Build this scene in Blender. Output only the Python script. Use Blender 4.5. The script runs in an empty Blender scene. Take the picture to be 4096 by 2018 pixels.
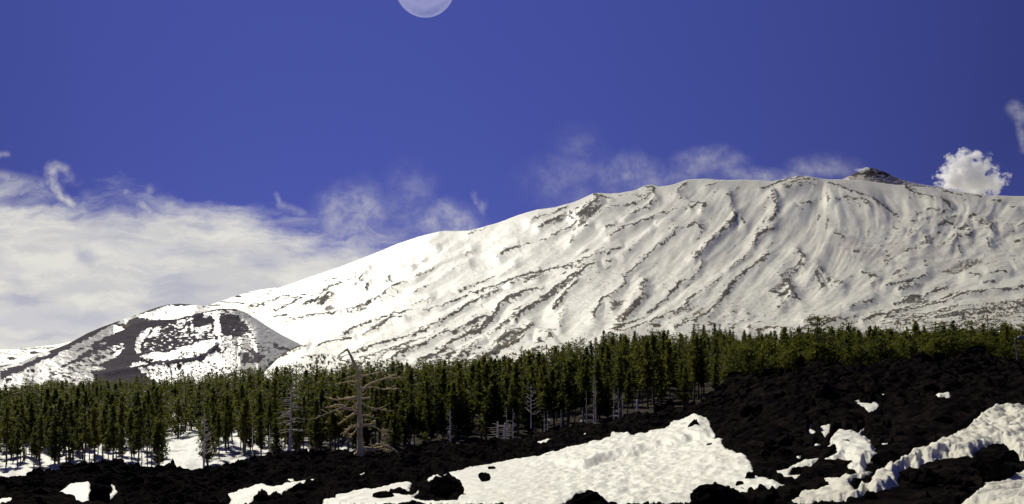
import bpy, math, random
import numpy as np
from mathutils import Vector
random.seed(7); RNG = np.random.default_rng(7)
R = math.radians
SC = bpy.context.scene
COL = SC.collection

# ------------------------------------------------------------------ camera
F = 3547.0          # focal length in photograph pixels (frame 4096 x 2018)
HZ = 1640.0         # height of the horizon line in the photograph
cam_d = bpy.data.cameras.new('camera'); cam = bpy.data.objects.new('camera', cam_d); COL.objects.link(cam)
cam.location = (0, 0, 0); cam.rotation_euler = (R(90), 0, 0)
cam_d.sensor_width = 36.0; cam_d.lens = 36.0 * F / 4096.0
cam_d.shift_y = (HZ - 1009.0) / 4096.0
cam_d.clip_start = 0.5; cam_d.clip_end = 120000.0
SC.camera = cam

# ------------------------------------------------------------------ exposure
SC.view_settings.view_transform = 'Standard'; SC.view_settings.look = 'None'
SC.view_settings.exposure = 0.0; SC.view_settings.gamma = 1.0
SC.view_settings.use_curve_mapping = False
cy = SC.cycles
cy.max_bounces = 9; cy.diffuse_bounces = 2; cy.glossy_bounces = 2; cy.transmission_bounces = 3
cy.transparent_max_bounces = 6; cy.volume_bounces = 8
cy.use_denoising = True

# ------------------------------------------------------------------ sun
SUN_AZ, SUN_EL = -28.0, 42.0          # degrees left of the view axis, degrees up
sd_ = bpy.data.lights.new('sun', 'SUN'); sun = bpy.data.objects.new('sun', sd_); COL.objects.link(sun)
sd_.energy = 4.15; sd_.angle = R(0.5); sd_.color = (1.0, 0.955, 0.83)
sdir = Vector((math.sin(R(SUN_AZ)) * math.cos(R(SUN_EL)), math.cos(R(SUN_AZ)) * math.cos(R(SUN_EL)), math.sin(R(SUN_EL))))
sun.rotation_euler = sdir.to_track_quat('Z', 'Y').to_euler()

# ------------------------------------------------------------------ node helper
class NB:
    """tiny expression builder for shader node trees"""
    def __init__(s, nt): s.nt = nt; s.N = nt.nodes; s.L = nt.links
    def put(s, sock, v):
        if isinstance(v, bpy.types.NodeSocket): s.L.new(v, sock)
        else: sock.default_value = v
    def m(s, op, a, b=0.0, c=0.0, clamp=False):
        n = s.N.new('ShaderNodeMath'); n.operation = op; n.use_clamp = clamp
        s.put(n.inputs[0], a); s.put(n.inputs[1], b)
        if op in ('MULTIPLY_ADD', 'SMOOTH_MIN', 'SMOOTH_MAX', 'COMPARE'): s.put(n.inputs[2], c)
        return n.outputs[0]
    def add(s, a, b): return s.m('ADD', a, b)
    def sub(s, a, b): return s.m('SUBTRACT', a, b)
    def mul(s, a, b): return s.m('MULTIPLY', a, b)
    def div(s, a, b): return s.m('DIVIDE', a, b)
    def mx(s, a, b): return s.m('MAXIMUM', a, b)
    def ss(s, v, a, b, lo=0.0, hi=1.0, kind='SMOOTHSTEP'):
        n = s.N.new('ShaderNodeMapRange'); n.interpolation_type = kind
        s.put(n.inputs[0], v); n.inputs[1].default_value = a; n.inputs[2].default_value = b
        n.inputs[3].default_value = lo; n.inputs[4].default_value = hi
        return n.outputs[0]
    def xyz(s, x, y, z=0.0):
        n = s.N.new('ShaderNodeCombineXYZ'); s.put(n.inputs[0], x); s.put(n.inputs[1], y); s.put(n.inputs[2], z)
        return n.outputs[0]
    def sep(s, v):
        n = s.N.new('ShaderNodeSeparateXYZ'); s.L.new(v, n.inputs[0]); return n.outputs
    def noise(s, vec, scale=1.0, detail=4.0, rough=0.5, dist=0.0, out=0, lac=2.0):
        n = s.N.new('ShaderNodeTexNoise')
        if vec is not None: s.L.new(vec, n.inputs['Vector'])
        n.inputs['Scale'].default_value = scale; n.inputs['Detail'].default_value = detail
        n.inputs['Roughness'].default_value = rough; n.inputs['Distortion'].default_value = dist
        n.inputs['Lacunarity'].default_value = lac
        return n.outputs[out]
    def mix(s, f, a, b, blend='MIX'):
        n = s.N.new('ShaderNodeMix'); n.data_type = 'RGBA'; n.blend_type = blend
        s.put(n.inputs[0], f)
        for k, v in ((6, a), (7, b)):
            if isinstance(v, tuple) and len(v) == 3: v = v + (1.0,)
            s.put(n.inputs[k], v)
        return n.outputs[2]
    def attr(s, name):
        n = s.N.new('ShaderNodeAttribute'); n.attribute_name = name; return n.outputs['Fac']
    def coord(s, which='Object'):
        return s.N.new('ShaderNodeTexCoord').outputs[which]

# ------------------------------------------------------------------ world: sky and high cloud
w = bpy.data.worlds.new('World'); SC.world = w; w.use_nodes = True
nb = NB(w.node_tree)
bg = w.node_tree.nodes['Background']
sky = nb.N.new('ShaderNodeTexSky'); sky.sky_type = 'NISHITA'; sky.sun_disc = False
sky.sun_elevation = R(SUN_EL); sky.sun_rotation = R(SUN_AZ)
sky.altitude = 1900; sky.air_density = 0.8; sky.dust_density = 0.05; sky.ozone_density = 4.0
SKY_TINT = (0.455, 0.335, 0.71)
skyc = nb.mix(1.0, sky.outputs[0], SKY_TINT, 'MULTIPLY')
gx, gy, gz = nb.sep(nb.coord('Generated'))
ysafe = nb.mx(gy, 0.08)
U0 = nb.m('MULTIPLY_ADD', nb.div(gx, ysafe), 3.547, 2.048)      # azimuth, in units where the frame is 4.1 wide
V0 = nb.m('MULTIPLY_ADD', nb.div(gz, ysafe), -3.547, 1.640)     # falls with height above the horizon
P0 = nb.xyz(U0, V0)
wn = nb.N.new('ShaderNodeTexNoise'); nb.L.new(P0, wn.inputs['Vector']); wn.inputs['Scale'].default_value = 3.0
wn.inputs['Detail'].default_value = 7.0; wn.inputs['Roughness'].default_value = 0.6
wr, wg_, wb_ = nb.sep(wn.outputs['Color'])
U = nb.add(U0, nb.mul(nb.sub(wr, 0.5), 0.24)); V = nb.add(V0, nb.mul(nb.sub(wg_, 0.5), 0.17))
def ell(cx, cyy, rx, ry, amt, soft=1.0, rot=0.0):
    dx = nb.sub(U, cx); dy = nb.sub(V, cyy)
    if rot:
        c, s_ = math.cos(R(rot)), math.sin(R(rot))
        dx, dy = nb.m('MULTIPLY_ADD', dx, c, nb.mul(dy, s_)), nb.m('MULTIPLY_ADD', dy, c, nb.mul(dx, -s_))
    a = nb.mul(dx, 1 / rx); b = nb.mul(dy, 1 / ry)
    r = nb.m('SQRT', nb.m('MULTIPLY_ADD', a, a, nb.mul(b, b)))
    return nb.ss(r, 1.15, 1.15 - soft, 0.0, amt)
def seg(x0, y0, x1, y1, r, amt):
    px = nb.sub(U1, x0); py = nb.sub(V1, y0); bx, by = x1 - x0, y1 - y0; l2 = bx * bx + by * by
    h = nb.m('MULTIPLY_ADD', px, bx / l2, nb.mul(py, by / l2), clamp=True)
    ex = nb.m('MULTIPLY_ADD', h, -bx, px); ey = nb.m('MULTIPLY_ADD', h, -by, py)
    d = nb.m('SQRT', nb.m('MULTIPLY_ADD', ex, ex, nb.mul(ey, ey)))
    return nb.ss(d, r, 0.0, 0.0, amt)
# the long bank on the left
edge = nb.m('MULTIPLY_ADD', U, 0.118, 0.735)
below = nb.sub(V, edge)
strk = nb.noise(nb.xyz(nb.mul(U, 1.6), nb.mul(V, 6.0), 3.0), 1.5, 7.0, 0.6)
bankn = nb.add(below, nb.mul(nb.sub(strk, 0.5), 0.42))
bank = nb.ss(bankn, -0.05, 0.16)
bank = nb.mul(bank, nb.ss(U, 1.92, 1.45))
lo = nb.noise(nb.xyz(nb.mul(U, 1.0), nb.mul(V, 2.6), 9.0), 2.6, 5.0, 0.5)
bank = nb.mul(bank, nb.ss(lo, 0.28, 0.52, 0.74, 1.0))
bank = nb.mul(bank, nb.sub(1.0, ell(0.345, 1.035, 0.10, 0.035, 0.34, 1.1, 18)))
bank = nb.mul(bank, nb.sub(1.0, ell(1.06, 1.06, 0.15, 0.05, 0.34, 1.1, 0)))
bank = nb.mul(bank, nb.sub(1.0, ell(0.25, 1.24, 0.42, 0.05, 0.24, 1.1, 12)))
U1 = nb.add(U0, nb.mul(nb.sub(wr, 0.5), 0.06)); V1 = nb.add(V0, nb.mul(nb.sub(wb_, 0.5), 0.06))
fine = nb.noise(nb.xyz(U0, V0, 1.0), 14.0, 7.0, 0.62)
finem = nb.ss(fine, 0.32, 0.66, 0.25, 1.25)
soft_ = nb.noise(nb.xyz(U0, V0, 5.0), 5.0, 6.0, 0.6)
softm = nb.ss(soft_, 0.35, 0.65, 0.2, 1.15)
wis = None
for a in [(.205, .668, .203, .725, .040, .55), (.203, .725, .235, .775, .040, .55), (.235, .775, .300, .835, .033, .6),
          (.215, .655, .262, .668, .028, .4), (.262, .668, .285, .700, .03, .25), (.300, .835, .345, .87, .05, .5),
          (.508, .775, .560, .825, .022, .4), (.560, .825, .628, .885, .034, .55),
          (.600, .765, .585, .80, .03, .2), (1.108, .775, 1.125, .825, .016, .22), (1.125, .825, 1.21, .865, .03, .2),
          (-.05, .63, .03, .62, .02, .35), (4.06, .44, 4.12, .50, .05, .30), (4.08, .50, 4.1, .60, .03, .25),
          (.0, .715, .16, .735, .045, .35), (.35, .79, .50, .86, .05, .18), (.64, .82, .74, .86, .05, .25)]:
    s1 = seg(*a); wis = s1 if wis is None else nb.mx(wis, s1)
wis = nb.mul(wis, finem)
veil = None
for a in [(1.40, .88, .21, .15, .50, .8), (1.35, .80, .12, .07, .22, .9), (1.63, .82, .16, .17, .26, 1.1), (1.80, .90, .17, .10, .50, .9), (1.62, .93, .42, .09, .34, 1.1),
          (1.915, .80, .020, .035, .55, 1.0), (1.945, .835, .035, .035, .45, 1.0), (2.53, .67, .15, .07, .40, 1.0), (2.34, .74, .30, .15, .24, 1.1), (2.62, .72, .55, .07, .26, 1.1),
          (2.84, .66, .17, .075, .44, .95), (3.05, .71, .34, .05, .40, 1.0), (3.30, .665, .18, .07, .36, 1.1),
          (2.30, .58, .12, .10, .12, 1.1), (3.13, .705, .03, .022, .5, 1.0), (0.55, .86, .45, .07, .22, 1.1), (1.15, .93, .6, .09, .30, 1.1)]:
    e1 = ell(*a); veil = e1 if veil is None else nb.mx(veil, e1)
veil = nb.mul(veil, nb.mul(nb.m('MULTIPLY_ADD', softm, 0.55, 0.15), nb.m('MULTIPLY_ADD', finem, 0.9, 0.2)))
cl = nb.mx(nb.mx(bank, wis), veil)
cl = nb.m('MINIMUM', cl, 0.98)
front = nb.ss(gy, 0.10, 0.35)
cl = nb.mul(cl, front)
shade = nb.noise(nb.xyz(nb.mul(U, 0.7), nb.mul(V, 2.6), 21.0), 3.4, 8.0, 0.62)
ccol = nb.mix(nb.ss(shade, 0.36, 0.60), (0.60, 0.595, 0.605), (0.78, 0.765, 0.70))
CLOUD_GAIN = 10.0
ccol = nb.mix(1.0, ccol, (CLOUD_GAIN,) * 3, 'MULTIPLY')
# the dust-free alpine sky of the photograph: darker and more violet to the upper right
du_ = nb.sub(U0, 1.9)
darkr = nb.m('MINIMUM', nb.mx(nb.m('MULTIPLY_ADD', nb.mul(du_, du_), -0.068, nb.m('MULTIPLY_ADD', V0, -0.30, 1.06)), 0.58), 1.2)
skyc = nb.mix(1.0, skyc, nb.xyz(darkr, darkr, nb.m('MULTIPLY_ADD', darkr, 0.94, 0.05)), 'MULTIPLY')
grain = nb.noise(nb.xyz(U0, V0, 0.0), 210.0, 1.0, 0.5)
nb.L.new(nb.mix(cl, skyc, ccol), bg.inputs[0])
bg.inputs[1].default_value = 0.10

# ------------------------------------------------------------------ object helpers
def link(o): COL.objects.link(o); return o
def tag(o, label=None, cat=None, group=None, kind=None):
    if label: o['label'] = label
    if cat: o['category'] = cat
    if group: o['group'] = group
    if kind: o['kind'] = kind
    return o
def mesh_np(name, verts, faces, mat, smooth=False, attrs=None):
    """verts (n,3); faces (m,k) of equal length k"""
    me = bpy.data.meshes.new(name)
    verts = np.ascontiguousarray(verts, dtype=np.float32); faces = np.ascontiguousarray(faces, dtype=np.int32)
    n, (mf, k) = len(verts), faces.shape
    me.vertices.add(n); me.vertices.foreach_set('co', verts.ravel())
    me.loops.add(mf * k); me.loops.foreach_set('vertex_index', faces.ravel())
    me.polygons.add(mf); me.polygons.foreach_set('loop_start', np.arange(0, mf * k, k, dtype=np.int32))
    me.polygons.foreach_set('use_smooth', np.full(mf, smooth, dtype=bool))
    for an, av in (attrs or {}).items():
        at = me.attributes.new(an, 'FLOAT', 'POINT'); at.data.foreach_set('value', np.ascontiguousarray(av, dtype=np.float32).ravel())
    me.update(calc_edges=True); me.validate()
    me.materials.append(mat)
    return me
def obj(name, me, parent=None):
    o = bpy.data.objects.new(name, me); link(o)
    if parent: o.parent = parent
    return o
def empty(name, loc, rz=0.0):
    o = bpy.data.objects.new(name, None); link(o); o.location = loc; o.rotation_euler = (0, 0, rz); o.empty_display_size = 0.3
    return o
def grid_mesh(name, X, Y, Z, mat, attrs=None, keep=None, smooth=True):
    ny, nx = X.shape
    idx = np.arange(ny * nx).reshape(ny, nx)
    q = np.stack([idx[:-1, :-1], idx[:-1, 1:], idx[1:, 1:], idx[1:, :-1]], -1)
    if keep is not None:
        k = keep[:-1, :-1] | keep[:-1, 1:] | keep[1:, 1:] | keep[1:, :-1]
        q = q[k]
    q = q.reshape(-1, 4)
    V3 = np.stack([X, Y, Z], -1).reshape(-1, 3)
    at = {a: np.asarray(v).reshape(-1) for a, v in (attrs or {}).items()}
    if keep is not None:
        used = np.zeros(len(V3), bool); used[q.ravel()] = True
        remap = np.cumsum(used) - 1
        V3 = V3[used]; q = remap[q]; at = {a: v[used] for a, v in at.items()}
    return mesh_np(name, V3, q, mat, smooth, at)

# ------------------------------------------------------------------ numpy noise
TAB = np.random.default_rng(11).random((256, 256)).astype(np.float32)
def vn(x, y, seed=0):
    x = np.asarray(x, np.float64) + seed * 17.31; y = np.asarray(y, np.float64) + seed * 9.77
    ix = np.floor(x).astype(np.int64); iy = np.floor(y).astype(np.int64)
    fx = x - ix; fy = y - iy
    fx = fx * fx * (3 - 2 * fx); fy = fy * fy * (3 - 2 * fy)
    a = ix & 255; b = (ix + 1) & 255; c = iy & 255; d = (iy + 1) & 255
    return (TAB[a, c] * (1 - fx) + TAB[b, c] * fx) * (1 - fy) + (TAB[a, d] * (1 - fx) + TAB[b, d] * fx) * fy
def fbm(x, y, o=4, seed=0, g=0.5):
    t = 0; a = 1.0; s = 0
    for k in range(o):
        t = t + a * vn(x * 2 ** k, y * 2 ** k, seed + k * 3); s += a; a *= g
    return t / s
def worley(x, y, seed=0):
    """distance to the nearest cell point, 0..~1"""
    x = x + seed * 13.7; y = y + seed * 5.3
    ix = np.floor(x).astype(np.int64); iy = np.floor(y).astype(np.int64)
    best = np.full(x.shape, 9.0)
    for dx in (-1, 0, 1):
        for dy in (-1, 0, 1):
            cx = ix + dx; c2 = iy + dy
            px = cx + TAB[cx & 255, c2 & 255]; py = c2 + TAB[(c2 + 57) & 255, (cx + 91) & 255]
            best = np.minimum(best, (px - x) ** 2 + (py - y) ** 2)
    return np.sqrt(best)
def sst(v, a, b):
    t = np.clip((v - a) / (b - a), 0, 1); return t * t * (3 - 2 * t)
def smo(f, sig):
    g = np.arange(-1500, 5601, 10.0); v = f(g); k = np.exp(-.5 * (np.arange(-300, 301, 10.0) / sig) ** 2); k /= k.sum()
    vp = np.pad(v, 30, mode='edge'); sv = np.convolve(vp, k, 'valid')
    return lambda x: np.interp(x, g, sv)
def itp(pts, mul=1.0):
    xs = np.array([p[0] for p in pts], float); ys = np.array([p[1] for p in pts], float)
    return lambda x: np.interp(x, xs, ys)
def conv(pts, ox, oy, s): return [(ox + p[0] * s, oy + p[1] * s) for p in pts]
Z1 = lambda p: conv(p, 0, 1100, .7232)
Z2 = lambda p: conv(p, 1000, 1100, .7232)
Z3 = lambda p: conv(p, 2000, 1100, .7232)
Z4 = lambda p: conv(p, 3000, 1100, .7234)
Z5 = lambda p: conv(p, 2000, 600, .6304)
Z6 = lambda p: conv(p, 3000, 500, .7094)
Z8 = lambda p: conv(p, 1000, 700, .6304)
K = lambda p: conv(p, 200, 1180, .4037)
def poly_sd(poly, GU, GY, pad=60):
    """signed distance (positive inside) on a grid, -pad outside its window"""
    P = np.array(poly, float); out = np.full(GU.shape, -float(pad))
    win = (GU > P[:, 0].min() - pad) & (GU < P[:, 0].max() + pad) & (GY > P[:, 1].min() - pad) & (GY < P[:, 1].max() + pad)
    x = GU[win]; y = GY[win]
    if x.size == 0: return out
    d = np.full(x.shape, 1e9); ins = np.zeros(x.shape, bool)
    n = len(P)
    for i in range(n):
        x0, y0 = P[i]; x1, y1 = P[(i + 1) % n]
        bx, by = x1 - x0, y1 - y0; l2 = bx * bx + by * by + 1e-9
        h = np.clip(((x - x0) * bx + (y - y0) * by) / l2, 0, 1)
        d = np.minimum(d, (x - x0 - h * bx) ** 2 + (y - y0 - h * by) ** 2)
        if y0 != y1:
            c = ((y0 > y) != (y1 > y)) & (x < (x1 - x0) * (y - y0) / (y1 - y0) + x0)
            ins ^= c
    d = np.sqrt(d); out[win] = np.where(ins, d, -d)
    return np.maximum(out, -pad)

# ------------------------------------------------------------------ materials
def mat_new(name):
    m = bpy.data.materials.new(name); m.use_nodes = True
    b = m.node_tree.nodes['Principled BSDF']; return m, NB(m.node_tree), b
def mat_snow_rock(name, snow, rock, brown, dirt_shade, nscale, bump=0.9, spec=0.35, rough=0.5):
    """snow with bare ground where the mesh attribute 'rock' says the snow has blown off"""
    m, n, b = mat_new(name)
    oc = n.coord('Object')
    na = n.noise(oc, nscale, 6.0, 0.6)
    rk = n.attr('rock')
    f = n.ss(n.add(rk, n.mul(n.sub(na, 0.5), 0.45)), 0.30, 0.68)
    nb2 = n.noise(oc, nscale * 3.1, 4.0, 0.6)
    rc = n.mix(n.ss(nb2, 0.3, 0.7), rock, tuple(c * 1.8 for c in rock))
    rc = n.mix(n.attr('brown'), rc, brown)
    sn = n.mix(n.ss(n.noise(oc, nscale * 0.23, 5.0, 0.6), 0.25, 0.75), snow, tuple(c * 0.93 for c in snow))
    sn = n.mix(n.attr('dirt_shade'), sn, dirt_shade)
    n.L.new(n.mix(f, sn, rc), b.inputs['Base Color'])
    n.L.new(n.m('MULTIPLY_ADD', f, 0.5, rough), b.inputs['Roughness'])
    n.L.new(n.m('MULTIPLY_ADD', f, -spec * 0.8, spec), b.inputs['Specular IOR Level'])
    bp = n.N.new('ShaderNodeBump'); bp.inputs['Strength'].default_value = bump
    bp.inputs['Distance'].default_value = 1.2 / nscale * 0.35
    n.L.new(n.noise(oc, nscale * 1.0, 8.0, 0.62), bp.inputs['Height']); n.L.new(bp.outputs[0], b.inputs['Normal'])
    return m
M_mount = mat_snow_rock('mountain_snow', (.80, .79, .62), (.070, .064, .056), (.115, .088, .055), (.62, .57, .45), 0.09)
M_cone = mat_snow_rock('cinder_cone', (.66, .65, .55), (.050, .043, .052), (.17, .12, .08), (.6, .56, .5), 0.22, bump=0.45)
M_summit = mat_snow_rock('summit_cone', (.60, .58, .52), (.06, .052, .048), (.25, .225, .18), (.45, .41, .33), 0.03)

def mat_lava():
    m, n, b = mat_new('lava_clinker')
    oc = n.coord('Object')
    a = n.noise(oc, 1.1, 8.0, 0.65); c = n.noise(oc, 5.0, 8.0, 0.7)
    col = n.mix(n.ss(a, 0.38, 0.72), (.006, .0052, .006), (.030, .024, .020))
    col = n.mix(n.ss(c, 0.60, 0.82), col, (.060, .049, .039))
    n.L.new(col, b.inputs['Base Color']); b.inputs['Roughness'].default_value = 0.95
    b.inputs['Specular IOR Level'].default_value = 0.0
    bp = n.N.new('ShaderNodeBump'); bp.inputs['Strength'].default_value = 1.0; bp.inputs['Distance'].default_value = 0.30
    n.L.new(n.noise(oc, 3.6, 10.0, 0.8), bp.inputs['Height']); n.L.new(bp.outputs[0], b.inputs['Normal'])
    return m
M_lava = mat_lava()
def mat_snow(name, c0, c1, scale=2.5, bump=0.35, sss=0.0):
    m, n, b = mat_new(name)
    oc = n.coord('Object')
    a = n.noise(oc, scale * 0.25, 6.0, 0.6)
    gr = n.noise(oc, scale * 3.2, 3.0, 0.6)
    col = n.mix(n.ss(a, 0.35, 0.7), c0, c1)
    col = n.mix(n.mul(n.ss(gr, 0.70, 0.76), n.ss(n.noise(oc, scale * 0.2, 3.0, 0.6), .42, .6)), col, (.16, .14, .12))
    n.L.new(col, b.inputs['Base Color'])
    b.inputs['Roughness'].default_value = 0.55; b.inputs['Specular IOR Level'].default_value = 0.3
    bp = n.N.new('ShaderNodeBump'); bp.inputs['Strength'].default_value = bump; bp.inputs['Distance'].default_value = 0.05
    n.L.new(n.noise(oc, scale * 3.0, 8.0, 0.65), bp.inputs['Height']); n.L.new(bp.outputs[0], b.inputs['Normal'])
    return m
M_snow = mat_snow('old_snow', (.84, .83, .68), (.76, .74, .60))
M_bank = mat_snow('ploughed_snow', (.80, .78, .62), (.62, .59, .46), 3.5, 1.0)
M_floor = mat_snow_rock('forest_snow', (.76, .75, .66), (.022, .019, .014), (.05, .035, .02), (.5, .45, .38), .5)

def mat_needles():
    m, n, b = mat_new('pine_needles')
    oc = n.coord('Object')
    oi = n.m('FRACT', n.add(n.N.new('ShaderNodeObjectInfo').outputs['Random'], n.attr('tone')))
    a = n.noise(oc, 0.9, 4.0, 0.6)
    col = n.mix(n.ss(a, 0.3, 0.7), (.026, .034, .008), (.098, .102, .017))
    col = n.mix(n.ss(oi, .35, 1.0, 0, .7), col, (.145, .130, .026))
    col = n.mix(n.ss(oi, .4, 0.0, 0, .7), col, (.030, .038, .015))
    n.L.new(col, b.inputs['Base Color']); b.inputs['Roughness'].default_value = 0.6
    b.inputs['Specular IOR Level'].default_value = 0.05
    tr = n.N.new('ShaderNodeBsdfTranslucent'); n.L.new(n.mix(0.5, col, (.16, .18, .02)), tr.inputs[0])
    ms = n.N.new('ShaderNodeMixShader'); ms.inputs[0].default_value = 0.5
    out = [x for x in n.N if x.type == 'OUTPUT_MATERIAL'][0]
    n.L.new(b.outputs[0], ms.inputs[1]); n.L.new(tr.outputs[0], ms.inputs[2]); n.L.new(ms.outputs[0], out.inputs[0])
    return m
M_needle = mat_needles()
def mat_wood(name, c0, c1, scale=3.0):
    m, n, b = mat_new(name)
    oc = n.coord('Object'); x, y, z = n.sep(oc)
    a = n.noise(n.xyz(n.mul(x, 3.0), n.mul(y, 3.0), n.mul(z, 0.5)), scale, 7.0, 0.65)
    n.L.new(n.mix(n.ss(a, 0.3, 0.68), c0, c1), b.inputs['Base Color']); b.inputs['Roughness'].default_value = 0.9
    b.inputs['Specular IOR Level'].default_value = 0.2
    bp = n.N.new('ShaderNodeBump'); bp.inputs['Strength'].default_value = 0.7; bp.inputs['Distance'].default_value = 0.05
    n.L.new(a, bp.inputs['Height']); n.L.new(bp.outputs[0], b.inputs['Normal'])
    return m
M_bark = mat_wood('pine_bark', (.055, .042, .034), (.15, .115, .09))
M_dead = mat_wood('weathered_wood', (.58, .44, .18), (.96, .82, .45), 2.2)
M_dead2 = mat_wood('bleached_wood', (.62, .54, .38), (.94, .87, .68), 2.2)
M_twig = mat_wood('bare_twigs', (.10, .075, .075), (.19, .15, .145))

# =================================================================== MOUNTAIN
SKYL = [(-700, 1470), (-200, 1450), (300, 1420), (500, 1385), (700, 1320), (880, 1262), (960, 1225), (1050, 1180), (1113, 1154), (1221, 1116), (1353, 1072), (1466, 1028),
        (1593, 977), (1668, 952), (1750, 933), (1782, 926), (1882, 924), (1945, 908), (2000, 890), (2076, 862), (2151, 840), (2221, 833), (2303, 808), (2372, 780),
        (2410, 776), (2479, 775), (2536, 765), (2586, 746), (2611, 742), (2637, 748), (2693, 742), (2744, 725), (2788, 717), (2826, 716), (2883, 723), (2983, 720),
        (3092, 727), (3142, 720), (3184, 711), (3227, 711), (3270, 718), (3312, 720), (3369, 720), (3450, 724), (3530, 733), (3600, 742), (3680, 750), (3752, 757),
        (3816, 765), (3887, 777), (3958, 785), (4029, 785), (4096, 785), (4300, 792), (4800, 830)]
TREEL = [(-700, 1600), (0, 1565), (200, 1530), (700, 1525), (1100, 1490), (1500, 1480), (1650, 1470), (1900, 1460), (2170, 1420), (2300, 1385), (2420, 1345), (2600, 1350),
         (2780, 1325), (2980, 1340), (3250, 1315), (3600, 1320), (4096, 1315), (4800, 1310)]
f_sky = itp(SKYL); f_tree = itp(TREEL)
f_treeS = smo(f_tree, 90); f_skyS = smo(f_sky, 110)
f_far = lambda u: f_treeS(u) + 58.0                   # where the forest floor ends
f_Df = smo(itp([(-700, 650), (780, 640), (1130, 440), (1600, 450), (4800, 480)]), 80)
DC = 6200.0
DCf = lambda u: 6200. + 1.9 * 350. * np.logaddexp(0., (np.asarray(u, float) - 2150.) / 350.)
def mount_D(u, y):
    yb = f_far(u); return f_Df(u) * (DCf(u) / f_Df(u)) ** ((yb - y) / (yb - f_skyS(u)))

# bare-rock lines: (points, half width, strength)
RL = []
def rl(fn, w, pts, s=1.0): RL.append((fn(pts), w * (.63 if fn in (Z5, Z8) else .71), s))
rl(Z8, 4, [(0, 790), (120, 755), (280, 735), (470, 690), (560, 660), (680, 625), (740, 600)], .7)
rl(Z8, 6, [(0, 838), (90, 820), (140, 790), (250, 775)], .9)
rl(Z8, 5, [(10, 888), (120, 870), (220, 840), (330, 790), (470, 740), (560, 705), (660, 670), (720, 640)], .9)
rl(Z8, 10, [(350, 830), (400, 810), (470, 790)]); rl(Z8, 15, [(445, 835), (490, 790), (505, 770)]); rl(Z8, 12, [(740, 735), (760, 700)])
rl(Z8, 9, [(845, 680), (900, 690)]); rl(Z8, 9, [(870, 670), (885, 640)]); rl(Z8, 15, [(950, 600), (1020, 592)]); rl(Z8, 8, [(1040, 580), (1100, 558)])
rl(Z8, 8, [(1130, 440), (1170, 400), (1200, 380)], .7); rl(Z8, 9, [(1380, 380), (1440, 360), (1500, 335)]); rl(Z8, 6, [(1120, 465), (1180, 470)], .7)
rl(Z8, 5, [(270, 935), (350, 915), (450, 895), (560, 878)]); rl(Z8, 5, [(150, 908), (210, 890), (245, 882)])
rl(Z8, 6, [(610, 865), (700, 840), (800, 790), (900, 740), (960, 710), (1050, 680), (1100, 650), (1180, 600), (1280, 540), (1400, 500)], .85)
rl(Z8, 4, [(1040, 760), (1120, 710), (1220, 640), (1300, 600), (1380, 575)], .7)
rl(Z8, 4, [(1320, 750), (1400, 715), (1500, 680), (1600, 640), (1680, 600)], .8); rl(Z8, 8, [(1570, 540), (1620, 510), (1700, 480)], .7)
rl(Z8, 9, [(600, 1030), (640, 990), (700, 965), (780, 940)]); rl(Z8, 5, [(780, 940), (880, 900), (1000, 885), (1120, 865), (1200, 845), (1300, 800), (1400, 760), (1500, 735), (1600, 700), (1745, 665)], .95)
rl(Z8, 6, [(720, 1040), (800, 990), (850, 950), (900, 925), (970, 922)]); rl(Z8, 4, [(980, 860), (1060, 830), (1140, 800)], .8)
rl(Z8, 6, [(420, 1110), (480, 1080), (560, 1060), (650, 1052)]); rl(Z8, 9, [(120, 1200), (200, 1160), (280, 1125), (360, 1105)])
rl(Z8, 8, [(640, 1150), (740, 1120), (860, 1080), (960, 1055), (1060, 1020), (1150, 985), (1230, 940), (1300, 895), (1400, 830), (1480, 790), (1560, 755)])
rl(Z8, 6, [(690, 1180), (800, 1150), (900, 1120), (1000, 1085), (1100, 1050), (1170, 1020)], .8)
rl(Z8, 11, [(900, 1190), (1000, 1135), (1100, 1090), (1200, 1040), (1300, 1010), (1380, 970), (1440, 940), (1530, 930), (1580, 870), (1620, 820), (1700, 800), (1745, 775)])
rl(Z8, 12, [(1220, 1120), (1280, 1060), (1360, 1040), (1440, 1010), (1500, 960), (1545, 935)]); rl(Z8, 9, [(1520, 1040), (1600, 980), (1660, 930), (1745, 880)], .8)
rl(Z8, 14, [(1450, 1190), (1560, 1140), (1640, 1100), (1745, 1040)]); rl(Z8, 12, [(1340, 1160), (1400, 1110), (1480, 1060)], .75); rl(Z8, 8, [(1050, 1190), (1180, 1150), (1260, 1110)], .8)
rl(Z5, 30, [(610, 300), (620, 340), (570, 395), (510, 440)], .8); rl(Z5, 10, [(590, 287), (660, 300), (700, 312)]); rl(Z5, 10, [(470, 445), (540, 415)])
rl(Z5, 7, [(200, 470), (280, 435), (360, 400), (420, 370)], .85); rl(Z5, 8, [(250, 500), (330, 460), (400, 420)], .75); rl(Z5, 5, [(370, 510), (430, 465)], .7)
rl(Z5, 4, [(0, 690), (60, 660), (160, 625), (230, 605), (330, 560), (420, 510), (500, 470), (580, 430), (660, 400), (740, 380), (820, 360), (880, 335), (960, 290)], .9)
rl(Z5, 9, [(780, 450), (860, 400), (930, 370), (990, 310), (970, 250), (930, 235)], .8); rl(Z5, 8, [(450, 590), (500, 545), (560, 500)], .7); rl(Z5, 9, [(680, 510), (725, 490)], .8)
rl(Z5, 5, [(700, 565), (780, 510), (900, 460), (1000, 425), (1080, 395), (1160, 375), (1210, 365)]); rl(Z5, 10, [(1215, 380), (1250, 350), (1300, 355), (1285, 385)], .9)
rl(Z5, 12, [(1120, 290), (1150, 250), (1200, 215)], .62); rl(Z5, 5, [(1310, 240), (1370, 225), (1420, 215)]); rl(Z5, 8, [(1120, 290), (1200, 330), (1240, 345)], .65)
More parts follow.
